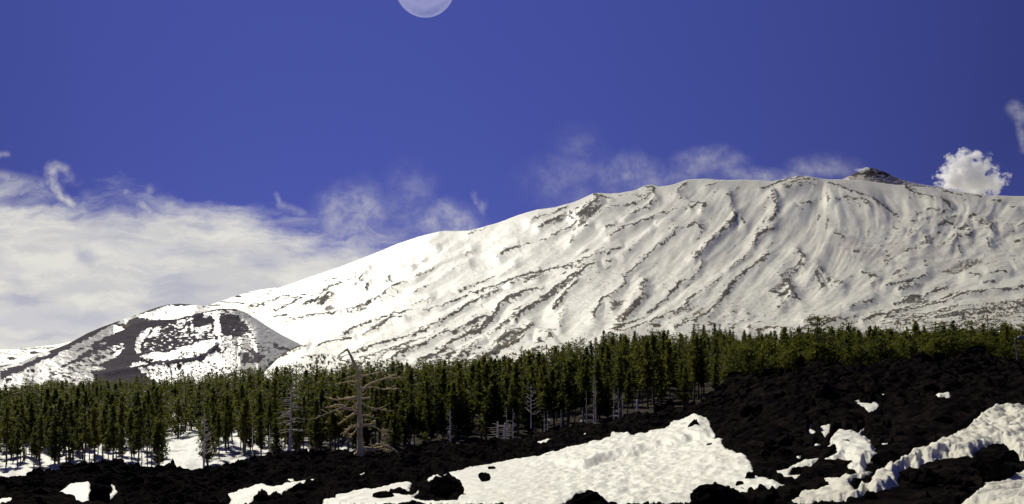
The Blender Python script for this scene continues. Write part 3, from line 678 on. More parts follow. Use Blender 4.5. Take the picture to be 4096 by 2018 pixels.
    br = poly_sd(K([(680, 285), (800, 300), (760, 325), (700, 318)]), u, y, 30)
    me = grid_mesh('cinder_cone', X, D, Zc, M_cone, dict(rock=ex(rock), brown=ex(.8 * sst(br, -3, 3)), dirt_shade=ex(0 * rock + .06)))
    tag(obj('cinder_cone', me), 'dark cinder cone with a snow lined crater and patchy snow on its flanks at the left', 'volcano cone', kind='structure')
build_cone()

# ------------------------------------------------------------------ forest floor
f_yn = itp([(-700, 1885), (0, 1882), (600, 1876), (1000, 1850), (1400, 1830), (2048, 1765), (2600, 1665), (2900, 1590), (3300, 1535), (4096, 1520), (4800, 1515)])
f_Dn = itp([(-700, 135), (1000, 140), (2048, 150), (2600, 160), (3300, 165), (4800, 165)])
def floor_z(u, D):
    u = np.asarray(u, float); D = np.asarray(D, float)
    zn = (HZ - f_yn(u)) / F * f_Dn(u); zf = (HZ - f_far(u)) / F * f_Df(u)
    t = (D - f_Dn(u)) / (f_Df(u) - f_Dn(u))
    return zn + (zf - zn) * t + np.where(t < 0, 0, 0) + (fbm(u / 60., D / 12., 3, 15) - .5) * 1.2
LS = []
LS += Z1([(0, 1112), (60, 1110), (130, 1095), (210, 1090), (270, 1080), (330, 1080), (390, 1055), (440, 1040), (520, 1040), (570, 1025), (640, 1010), (700, 1035), (760, 1050), (820, 1065), (880, 1060), (920, 1050), (950, 1035), (965, 1070), (1040, 1085), (1130, 1082), (1200, 1065), (1270, 1050), (1330, 1020), (1380, 1010)])
LS += Z2([(0, 1010), (100, 985), (200, 970), (300, 970), (400, 965), (500, 960), (590, 975), (640, 990), (700, 985), (800, 975), (860, 970), (920, 965), (930, 935), (1010, 930), (1060, 925), (1110, 915), (1140, 945), (1190, 935), (1260, 945), (1330, 920), (1375, 900)])
LS += Z3([(0, 910), (110, 890), (200, 870), (300, 850), (400, 840), (440, 815), (520, 820), (600, 800), (680, 785), (740, 765), (800, 760), (860, 750), (900, 720), (940, 705), (980, 725), (1050, 710), (1120, 690), (1180, 640), (1230, 600), (1240, 560), (1300, 540), (1350, 550), (1378, 535)])
LS += Z4([(0, 535), (100, 545), (160, 545), (210, 520), (262, 520), (272, 470), (300, 470), (320, 475), (360, 465), (400, 480), (440, 505), (480, 482), (530, 490), (560, 505), (600, 480), (660, 505), (720, 465), (800, 460), (850, 465), (900, 450), (950, 460), (1000, 470), (1060, 460), (1110, 455), (1170, 430), (1220, 400), (1290, 398), (1310, 435), (1380, 450), (1450, 448), (1515, 460)])
LS = [(-700, 1915), (-200, 1905)] + LS + [(4300, 1440), (4800, 1460)]
LS.sort(); f_lava = itp(LS)
f_Ds = itp([(-700, 88), (0, 88), (1000, 92), (2048, 95), (2700, 84), (3200, 66), (4096, 68), (4800, 68)])
f_Db = itp([(-700, 50), (0, 48), (1000, 43), (2048, 33), (3000, 27), (4096, 22), (4800, 21)])
f_lavaS = smo(f_lava, 150)
f_Ds = smo(f_Ds, 120); f_Db = smo(f_Db, 120); f_yn = smo(f_yn, 120); f_Dn = smo(f_Dn, 120)
def lava_D(u, y):
    yl = f_lavaS(u) + 12; t = (2018 - y) / (2018 - yl)
    return f_Db(u) * (f_Ds(u) / f_Db(u)) ** t
def lava_pt(u, y):
    D = float(lava_D(np.float64(u), np.float64(y))); return ((u - 2048) / F * D, D, (HZ - y) / F * D)
def build_floor():
    us = np.arange(-700, 4801, 14.0); t = np.linspace(0, 1, 150)[:, None]
    D0 = (f_Ds(us) * 1.16)[None]; D1 = (f_Df(us) * 1.0)[None] + 4
    D = D0 * (D1 / D0) ** t; u = np.broadcast_to(us[None], D.shape)
    Z = floor_z(u, D) - .2
    X = (u - 2048) / F * D
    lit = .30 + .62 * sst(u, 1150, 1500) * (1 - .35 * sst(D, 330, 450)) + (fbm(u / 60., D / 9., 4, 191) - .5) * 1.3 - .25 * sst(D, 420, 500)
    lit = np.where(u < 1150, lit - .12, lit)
    me = grid_mesh('forest_floor', X, D, Z, M_floor, dict(rock=np.clip(lit, 0, 1), brown=np.clip(lit - .6, 0, 1), dirt_shade=0 * lit + .1))
    tag(obj('forest_floor', me), 'shaded snow covered forest floor under the pines', 'snow ground', kind='structure')
    v = []; nn = 64
    m, n, b = mat_new('plain'); n.L.new(n.mix(n.ss(n.noise(n.coord('Object'), .01, 5.0), .4, .6), (.6, .6, .6), (.05, .05, .045)), b.inputs['Base Color'])
    v = [(0, 0, -34)] + [(26000 * math.cos(2 * math.pi * k / nn), 26000 * math.sin(2 * math.pi * k / nn), -34) for k in range(nn)]
    me = mesh_np('ground', np.array(v), np.array([(0, 1 + k, 1 + (k + 1) % nn) for k in range(nn)]), m)
    tag(obj('ground', me), 'snowy plain running out around the foot of the mountain', 'ground', kind='structure')
build_floor()

# =================================================================== LAVA FIELD AND SNOW PATCHES
SP = []   # (name tag, polygon, max thickness m, edge slope, kind)
def sp(fn, pts, thick=.13, kind='s', name=None): SP.append((fn(pts), thick, kind, name))
sp(Z1, [(320, 1205), (400, 1165), (490, 1150), (505, 1160), (500, 1200), (490, 1240), (515, 1290), (430, 1290), (400, 1240), (340, 1215)], name='bright snow patch in a hollow of the black lava at the bottom left')
sp(Z1, [(550, 1275), (600, 1230), (630, 1200), (615, 1165), (640, 1175), (645, 1220), (600, 1262), (580, 1280)], name='thin crooked snow patch beside a dark lava block at the bottom left')
sp(Z1, [(0, 1103), (60, 1095), (120, 1100), (125, 1112), (60, 1120), (-80, 1122)], name='thin snow strip along the lava edge at the far left')
sp(Z1, [(-60, 1255), (50, 1240), (90, 1245), (60, 1262), (-40, 1290)], name='snow sliver in the bottom left corner')
sp(Z2, [(-170, 1225), (-60, 1200), (60, 1165), (120, 1175), (220, 1160), (330, 1140), (400, 1135), (510, 1118), (470, 1142), (380, 1157), (300, 1172), (220, 1195), (190, 1215), (170, 1240), (100, 1225), (60, 1215), (30, 1240), (0, 1290), (-140, 1290), (-100, 1255)], name='long snow tongue running through the lava left of centre')
sp(Z2, [(205, 1140), (240, 1132), (245, 1142), (215, 1148)], name='tiny snow scrap above the long snow tongue')
sp(Z2, [(608, 1106), (655, 1096), (658, 1108), (612, 1116)], name='tiny snow scrap right of the big dead snag')
sp(Z2, [(752, 1088), (795, 1078), (800, 1090), (758, 1094)], name='small oblong snow scrap in the lava near centre')
sp(Z2, [(480, 1225), (560, 1205), (650, 1190), (720, 1180), (800, 1162), (880, 1155), (890, 1175), (880, 1200), (840, 1202), (815, 1197), (760, 1215), (850, 1232), (900, 1225), (935, 1190), (940, 1205), (900, 1245), (1010, 1262), (1150, 1255), (1300, 1290), (380, 1290), (420, 1245), (470, 1242)], name='ragged snow patch at the bottom left of the snowfield')
BIG = Z2([(975, 1140), (1000, 1117), (1045, 1112), (1050, 1125), (1085, 1107), (1160, 1090), (1250, 1070), (1330, 1055), (1370, 1046)]) + \
      Z3([(0, 1045), (100, 1025), (170, 1022), (250, 1005), (330, 990), (400, 975), (500, 955), (560, 945), (615, 932), (625, 902), (660, 907), (700, 907), (720, 925), (800, 915), (880, 895), (930, 880), (960, 850), (1020, 830), (1070, 815), (1130, 815), (1160, 830), (1165, 860), (1190, 885), (1195, 910), (1225, 920), (1230, 950), (1260, 970), (1330, 990), (1360, 1010), (1390, 1035), (1405, 1070), (1400, 1095), (1450, 1130)]) + \
      Z4([(0, 1090), (20, 1118), (100, 1135), (160, 1160), (205, 1180), (170, 1200), (110, 1215), (60, 1205), (30, 1230), (0, 1205)]) + \
      Z3([(1370, 1240), (1300, 1235), (1290, 1220), (1200, 1175), (1170, 1190), (1130, 1240), (1060, 1290), (565, 1290), (545, 1225), (490, 1205), (400, 1245), (335, 1290), (-250, 1290)]) + \
      Z2([(1150, 1245), (1180, 1200), (1165, 1140), (1110, 1110), (1060, 1118), (1040, 1150), (985, 1162)])
SP.append((BIG, .12, 's', 'large pitted snowfield sloping up to the right in the lower centre'))
sp(Z3, [(200, 930), (280, 912), (285, 935), (240, 942), (205, 942)], name='small snow patch under a brown ledge above the snowfield')
sp(Z3, [(440, 888), (485, 884), (485, 893), (445, 896)], name='little snow strip on the lava above the snowfield')
sp(Z4, [(560, 697), (600, 700), (640, 715), (680, 720), (680, 705), (705, 702), (715, 745), (690, 752), (735, 770), (800, 785), (800, 800), (770, 803), (740, 782), (660, 792), (625, 765), (648, 755), (600, 735)], name='bird shaped blue shaded snow patch high on the dark lava slope')
sp(Z4, [(1013, 682), (1040, 660), (1110, 662), (1112, 690), (1050, 693)], .5, name='lone oval snow lump high on the right lava slope')
for c in [(740, 670, 13), (905, 706, 10), (935, 701, 7), (868, 732, 6), (850, 762, 6), (727, 868, 10), (768, 864, 16), (360, 750, 6), (738, 808, 7), (372, 950, 13), (470, 1072, 11), (798, 950, 14), (711, 835, 6)]:
    cx, cc, r_ = c
    sp(Z4, [(cx + r_ * math.cos(a) * (1.3 + .3 * math.sin(cx + 3 * a)), cc + r_ * .7 * math.sin(a)) for a in np.linspace(0, 2 * math.pi, 9)[:-1]], .14, 't')
sp(Z4, [(320, 815), (340, 830), (352, 850), (340, 855), (380, 875), (350, 888), (318, 878), (330, 850)], name='little forked snow patch left of the pockmarked snow patch')
sp(Z4, [(385, 850), (430, 830), (450, 845), (435, 890), (412, 900), (388, 872)], name='rounded snow patch just above left of the pockmarked snow patch')
sp(Z4, [(440, 910), (470, 880), (510, 862), (560, 870), (590, 885), (610, 860), (640, 848), (643, 870), (620, 892), (660, 910), (670, 945), (700, 970), (740, 935), (770, 940), (765, 955), (720, 965), (680, 980), (712, 1005), (690, 1025), (640, 1050), (630, 1080), (640, 1100), (600, 1118), (560, 1090), (530, 1070), (570, 1055), (560, 1035), (520, 1020), (480, 1035), (415, 1028), (480, 1000), (465, 960), (430, 962)], .26, name='pockmarked snow patch with dark stones poking through on the right slope')
sp(Z4, [(130, 1105), (200, 1085), (260, 1060), (300, 1035), (380, 1025), (392, 1040), (340, 1072), (260, 1087), (220, 1110), (290, 1108), (292, 1130), (240, 1142), (170, 1132)], name='arm of snow reaching left from the pockmarked patch')
sp(Z4, [(255, 1010), (280, 995), (298, 1012), (280, 1022)], .14, name='small snow scrap above the left arm of snow')
sp(Z4, [(0, 1035), (20, 1060), (5, 1085), (-30, 1080), (-20, 1050)], .14, name='small snow scrap at the right tip of the snowfield')
BANK = Z4([(200, 1290), (300, 1200), (360, 1205), (440, 1180), (400, 1135), (480, 1135), (590, 1115), (650, 1103), (682, 1103), (670, 1117), (620, 1142), (570, 1162), (562, 1190), (580, 1215), (610, 1172), (655, 1190), (680, 1120), (760, 1090), (820, 1055), (815, 1040), (870, 1028), (900, 1000), (950, 985), (1000, 970), (1100, 920), (1200, 860), (1270, 800), (1340, 760), (1420, 725), (1460, 735), (1700, 735), (1700, 1060), (1515, 1050), (1470, 1045), (1450, 1000), (1400, 965), (1350, 965), (1310, 985), (1250, 1000), (1230, 1040), (1150, 1035), (1100, 1025), (1050, 1040), (1010, 1060), (950, 1055), (930, 1080), (880, 1080), (830, 1105), (812, 1140), (832, 1190), (790, 1215), (760, 1240), (700, 1250), (650, 1245), (600, 1290)])
SP.append((BANK, .34, 'b', 'tall lumpy ploughed snowbank climbing to the right edge'))
CORN = Z4([(1150, 1300), (1250, 1220), (1300, 1192), (1290, 1170), (1330, 1160), (1372, 1175), (1420, 1140), (1480, 1110), (1560, 1070), (1800, 1000), (1900, 1500), (1150, 1500)])
SP.append((CORN, .22, 'c', 'dirty streaked snow heap in the bottom right corner'))

def build_foreground():
    us = np.arange(-760, 5400, 4.0); nr = 330
    t = np.concatenate([np.linspace(-1.1, 0, 40)[:-1], np.linspace(0, 1, nr)])[:, None]
    yl = (smo(f_lava, 12)(us) + 12)[None]
    y = 2018 + (yl - 2018) * t; y = np.where(t < 0, 2018 - 330 * t, y)
    u = np.broadcast_to(us[None], y.shape)
    D = lava_D(u, y)
    X = (u - 2048) / F * D
    base = (HZ - y) / F * D
    nz = (fbm(u / 11., y / 8., 3, 201) - .5)
    sdw_u = u + (fbm(u / 24., y / 14., 4, 203, .65) - .5) * 27; sdw_y = y + (fbm(u / 24., y / 14., 4, 207, .65) - .5) * 15
    sds = []
    allsd = np.full(u.shape, -60.)
    for poly, th, kd, nm in SP:
        s = poly_sd(poly, sdw_u, sdw_y, 40 if kd != 'b' else 60); sds.append(s); allsd = np.maximum(allsd, s)
    # clinker relief in metres
    w1 = worley(X / 2.6, D / 3.2, 1); w2 = worley(X / .95, D / 1.3, 2); w3 = worley(X / .4, D / .6, 3)
    rel = .50 * (.62 - w1) + .38 * (.55 - w2) + .20 * (.5 - w3) + 1.0 * np.clip(fbm(X / 3.2, D / 4.0, 4, 78, .6) - .55, 0, 1) - .45 * np.abs(fbm(X / 1.6, D / 2.4, 4, 178, .65) - .5) + .8 * (fbm(X / 7., D / 8., 3, 77) - .5) + .25 * (fbm(X / .7, D / .9, 3, 79) - .5)
    nearf = np.clip(D / 62., .30, 1.)
    rel = rel * nearf
    calm = 1 - .90 * sst(allsd, -8, 7)
    edge = sst(1 - t, 0, .04) * .75 + .25
    Zl = base + (rel + .12) * calm * edge - .16 * sst(allsd, -6, 6)
    # close off the back of the flow: it falls to the forest floor
    ex = [(X, D, Zl)]
    Xb, Db_, Zb = [X], [D], [Zl]
    for dm, k in [(1.03, .25), (1.08, .7), (1.16, 1.3)]:
        Dk = D[-1:] * dm; zf = floor_z(us, Dk[0])[None]
        zz = Zl[-1:] * (1 - min(k, 1)) + zf * min(k, 1) - (k > 1) * 1.5
        zz = zz + (fbm((us[None]) / 9., Dk / 2, 3, 88) - .5) * .8
        Xb.append((us[None] - 2048) / F * Dk); Db_.append(Dk); Zb.append(zz)
    me = grid_mesh('lava_field', np.vstack(Xb), np.vstack(Db_), np.vstack(Zb), M_lava, smooth=False)
    tag(obj('lava_field', me), 'black rough lava flow across the foreground', 'lava', kind='structure')
    # snow lying on it
    cup = fbm(X / .42, D / 1.1, 3, 301, .6) - .5
    cupw = worley(X / .62, D / 1.5, 9)
    cup2 = fbm(X / 1.7, D / 2.6, 3, 305) - .5
    trench = [(1990, 1878), (2100, 1868), (2220, 1862), (2330, 1876), (2420, 1850), (2560, 1818), (2700, 1790), (2800, 1762), (2860, 1740)]
    tr = itp(trench)(u)
    trh = .45 * sst(tr + 14 * (fbm(u / 60., y / 60., 2, 41) - .5) - y, -9, 9) * sst(u, 1960, 2500) * (1 - sst(u, 2780, 2870))
    for (poly, th, kd, nm), s in zip(SP, sds):
        keep = s > -13
        if not keep.any(): continue
        mpx = D / F
        grow = np.clip(s + 3, -20, 400) * mpx
        if kd in 'b':
            lumps = .50 * (.55 - worley(X / .55, D / .8, 22)) + .25 * (.55 - worley(X / .25, D / .4, 25)) + .9 * (fbm(X / 2.2, D / 3.2, 5, 23, .6) - .5) + .22 * (fbm(X / .3, D / .4, 3, 24) - .5)
            low_ = sst(u, 3150, 3600)
            h = np.clip(grow * 1.6, -.6, (th * (.35 + .65 * low_))) + lumps * (.34 + .26 * low_) * sst(s, 0, 26) * np.clip(D / 42., .5, 1)
        elif kd == 'c':
            st = fbm((X + D * .5) / 3.0, (D - X * .4) / .35, 4, 33)
            h = np.clip(grow * 1.4, -.6, th) + .35 * (st - .5) + .22 * (fbm(X / .4, D / .5, 3, 37) - .5)
        else:
            h = np.clip(grow * 1.3, -.6, th) + .12 * cup2 + (.19 * cup - .13 * (.5 - cupw)) * (.35 + .65 * sst(u, 1900, 2500)) + (trh if nm and 'large pitted' in nm else 0)
        h = np.where(s < -2, np.minimum(h, -.1 + s * .04), h)
        Zs = base + h
        mt = M_bank if kd in 'bc' else M_snow
        nmo = 'snowbank' if kd in 'bc' else 'snow_patch'
        o = obj(nmo, grid_mesh(nmo, X, D, Zs, mt, keep=keep))
        if nm: tag(o, nm, 'snow patch', kind='structure')
        else: tag(o, 'tiny snow scrap scattered on the dark lava of the right slope', 'snow patch', 'tiny snow scraps on the right lava slope', kind='structure')
    return us, allsd, u, y, X, D, base
FG = build_foreground()

# ------------------------------------------------------------------ rocks
def ico(sub):
    import bmesh
    bm = bmesh.new(); bmesh.ops.create_icosphere(bm, subdivisions=sub, radius=1.0)
    V = np.array([v.co[:] for v in bm.verts]); Fc = np.array([[v.index for v in f.verts] for f in bm.faces]); bm.free()
    return V, Fc
I1 = ico(1); I2 = ico(2); I4 = ico(4)
def rock_shape(V, rng, rough=.35, o=3):
    s = rng.uniform(0, 90, 3)
    n = 0
    for k in range(o):
        f = 1.3 * 2 ** k
        a = vn(V[:, 0] * f + s[0], V[:, 1] * f + s[1], 1) + vn(V[:, 1] * f + s[1], V[:, 2] * f + s[2], 2) + vn(V[:, 2] * f + s[2], V[:, 0] * f + s[0], 3)
        n = n + (a / 1.5 - 1) * .62 ** k
    P = V * (1 + rough * n)[:, None]
    # a few planar breaks
    for _ in range(3):
        d = rng.normal(size=3); d /= np.linalg.norm(d); c = rng.uniform(.6, .85)
        pr = P @ d; over = np.clip(pr - c, 0, None); P = P - np.outer(over * .8, d)
    return P
def build_rubble():
    us, allsd, u, y, X, D, base = FG
    rng = np.random.default_rng(5)
    shapes = [rock_shape(I1[0], rng, .50, 2) for _ in range(24)]
    shapes2 = [rock_shape(I2[0], rng, .58, 4) for _ in range(16)]
    Vs, Fs, off = [], [], 0
    Vb, Fb, offb = [], [], 0
    n = 19000
    ru = rng.uniform(-500, 4600, n); rt = rng.uniform(-.25, 1.0, n) ** 1.0
    for k in range(n):
        uu = ru[k]; tt = rt[k]
        yl = float(f_lava(uu)) + 12
        yy = 2018 + (yl - 2018) * tt if tt > 0 else 2018 - 330 * tt
        i = int(np.clip((uu - us[0]) / 4.0, 0, len(us) - 1)); col = y[:, i]; j = int(np.argmin(np.abs(col - yy)))
        sd = allsd[j, i]
        if sd > -7 and rng.random() > .022: continue
        Dk = D[j, i]; r = float(np.clip(rng.lognormal(-1.80, .48), .07, .62))
        if sd > -7: r = min(r, .10)
        elif sd > -30: r = min(r, .13)
        r *= .30 + .70 * min(1.2, Dk / 62)
        pos = np.array([(uu - 2048) / F * Dk, Dk, base[j, i] + r * rng.uniform(-.1, .45) + .10 * (sd < -20)])
        a, b, c = rng.uniform(.75, 1.2, 3) * r; th = rng.uniform(0, 6.28); ct, st_ = math.cos(th), math.sin(th)
        big = r > .24
        P = (shapes2 if big else shapes)[rng.integers(16 if big else 24)] * np.array([a, b, c * .85])
        P = np.stack([P[:, 0] * ct - P[:, 1] * st_, P[:, 0] * st_ + P[:, 1] * ct, P[:, 2]], -1) + pos
        if big: Vb.append(P); Fb.append(I2[1] + offb); offb += len(P)
        else: Vs.append(P); Fs.append(I1[1] + off); off += len(P)
    VV = np.vstack(Vs + Vb); FF = np.vstack(Fs + [f + off for f in Fb])
    me = mesh_np('lava_rubble', VV, FF, M_lava)
    tag(obj('lava_rubble', me), 'loose black clinker blocks covering the lava flow', 'lava rubble', kind='stuff')
build_rubble()

BL = [  # centre u, bottom y, width px, height px, label, lift
 (2772, 1742, 62, 66, 'leaning dark boulder standing in the upper tip of the large snowfield', 0),
 (1966, 1884, 40, 20, 'small flat dark stone on the upper left of the large snowfield', 0),
 (1940, 1932, 56, 44, 'rounded dark boulder on the left of the large snowfield casting a blue shadow', 0),
 (1762, 1996, 120, 92, 'big knobbly lava block at the lower left corner of the large snowfield', 0),
 (1818, 1985, 76, 62, 'squat lava block touching the right of the big knobbly one', 0),
 (2463, 1782, 44, 26, 'dark stone in the notch at the upper edge of the large snowfield', 0),
 (2192, 1836, 40, 22, 'dark stone at the upper left edge of the large snowfield', 0),
 (2842, 1787, 34, 15, 'small dark stone near the right edge of the large snowfield', 0),
 (3005, 1926, 42, 38, 'dark lava stone at the right tip of the large snowfield', 0),
 (2962, 1944, 40, 20, 'flat oval stone on the lower right of the large snowfield', 0),
 (2969, 1966, 18, 16, 'pebble sized dark stone below the flat oval stone on the snow', 0),
 (2350, 2060, 190, 108, 'wide spiky lava mound at the bottom edge of the large snowfield', 0),
 (2880, 2050, 240, 112, 'broad lava mound at the bottom right of the large snowfield', 0),
 (3054, 2002, 56, 34, 'dark block beside the bottom right end of the large snowfield', 0),
 (3076, 2024, 48, 30, 'dark block at the very bottom beside the snowbank foot', 0),
 (3387, 1786, 36, 28, 'split dark stone at the upper left of the pockmarked snow patch', 0),
 (3434, 1803, 34, 16, 'oval dark stone in the middle of the pockmarked snow patch', 0),
 (3474, 1842, 26, 14, 'low dark stone at the lower right of the pockmarked snow patch', 0),
 (3427, 1828, 26, 14, 'low dark stone at the lower left of the pockmarked snow patch', 0),
 (3464, 1808, 16, 11, 'smallest dark stone in the pockmarked snow patch', 0),
 (3205, 1480, 40, 62, 'upright lava spire on the left shoulder of the dark ridge', 0),
 (3776, 1436, 17, 32, 'small mushroom shaped lava knob on the ridge skyline', 0),
 (3440, 1470, 22, 26, 'little pointed lava knob on the middle of the ridge skyline', 0),
 (3905, 1432, 78, 50, 'large flat topped lava block on the right of the ridge skyline', 0),
 (2950, 1508, 36, 26, 'lava block on the ridge where it meets the lit pines', 0),
 (3352, 1474, 50, 34, 'humped lava block on the ridge skyline right of the spire', 0),
 (2680, 1632, 34, 30, 'lava block on the sloping lava edge left of the ridge', 0),
 (690, 1872, 20, 38, 'pointed lava slab on the lava edge left of the leafless snags', 0),
 (395, 2030, 96, 84, 'rounded lava block beside the bright bottom left snow patch', 0),
 (620, 2040, 54, 44, 'pale topped lava stone at the bottom left edge', 0),
 (1050, 2030, 90, 60, 'dark lava block at the end of the long snow tongue', 0),
 (1200, 1990, 90, 54, 'lava hummock between the two snow tongues', 0),
 (1530, 2000, 100, 40, 'low lava hummock on the ragged snow patch', 0),
 (1640, 1880, 90, 44, 'round lava hummock right of the big dead snag', 0),
 (4000, 1940, 150, 108, 'big brown tinged lava boulder below the snowbank on the right', 0),
]
def build_boulders():
    rng = np.random.default_rng(21)
    for (u, yb, wp, hp, label, lift) in BL:
        yy = min(yb, 2060); yb_c = max(yy, float(f_lava(u)) + 14)
        x, D, z = lava_pt(u, yb_c)
        z = (HZ - yb) / F * D
        s = D / F; wm, hm = wp * s / 2, hp * s / 2
        P = rock_shape(I4[0], rng, .40, 5)
        n = fbm(P[:, 0] * 3 + P[:, 2] * 2, P[:, 1] * 3 + P[:, 2], 3, 5)
        P = P * (1 + .22 * (n - .5))[:, None]
        P /= np.abs(P).max(0)
        if 'spire' in label: P[:, :2] *= (1.1 - .45 * (P[:, 2:3] + 1) / 2)
        if 'mushroom' in label: P[:, :2] *= np.where(P[:, 2:3] < .1, .55, 1.0)
        if 'leaning' in label: P[:, :2] *= (1.2 - .6 * (P[:, 2:3] + 1) / 2); P[:, 0] += .25 * P[:, 2]
        P = P * np.array([wm, wm * .8, hm * 1.15])
        me = mesh_np('lava_boulder', P, I4[1], M_lava)
        o = obj('lava_boulder', me); o.location = (x, D + wm * .3, z + hm * .85)
        tag(o, label, 'boulder')
build_boulders()

# =================================================================== TUBES / WOOD
def tube(pts, rad, sides=6, jit=0.0, rng=None, cap=True):
    pts = [Vector(p) for p in pts]; V = []; Fc = []
    up = Vector((0.13, 0.21, 1)).normalized()
    for i, p in enumerate(pts):
        d = (pts[min(i + 1, len(pts) - 1)] - pts[max(i - 1, 0)]).normalized()
        a = d.cross(up)
        if a.length < .05: a = d.cross(Vector((1, 0.2, 0)))
        a.normalize(); b = d.cross(a)
        for k in range(sides):
            th = 2 * math.pi * k / sides; r = rad[i] * (1 + (rng.uniform(-jit, jit) if rng else 0))
            V.append(p + a * math.cos(th) * r + b * math.sin(th) * r)
    for i in range(len(pts) - 1):
        for k in range(sides):
            k2 = (k + 1) % sides
            Fc.append((i * sides + k, i * sides + k2, (i + 1) * sides + k2, (i + 1) * sides + k))
    if cap:
        V.append(pts[-1] + (pts[-1] - pts[-2]).normalized() * rad[-1]); c = len(V) - 1; o = (len(pts) - 1) * sides
        for k in range(sides): Fc.append((o + k, o + (k + 1) % sides, c, c))
    return V, Fc
def py_mesh(name, V, Fc, mat, smooth=True):
    me = bpy.data.meshes.new(name); me.from_pydata([tuple(v) for v in V], [], [tuple(dict.fromkeys(f)) for f in Fc])
    me.polygons.foreach_set('use_smooth', [smooth] * len(me.polygons)); me.update(); me.materials.append(mat); return me
def resample(pts, n):
    out = []
    for i in range(len(pts) - 1):
        for k in range(n): out.append(tuple(pts[i][j] + (pts[i + 1][j] - pts[i][j]) * k / n for j in range(len(pts[i]))))
    out.append(tuple(pts[-1])); return out

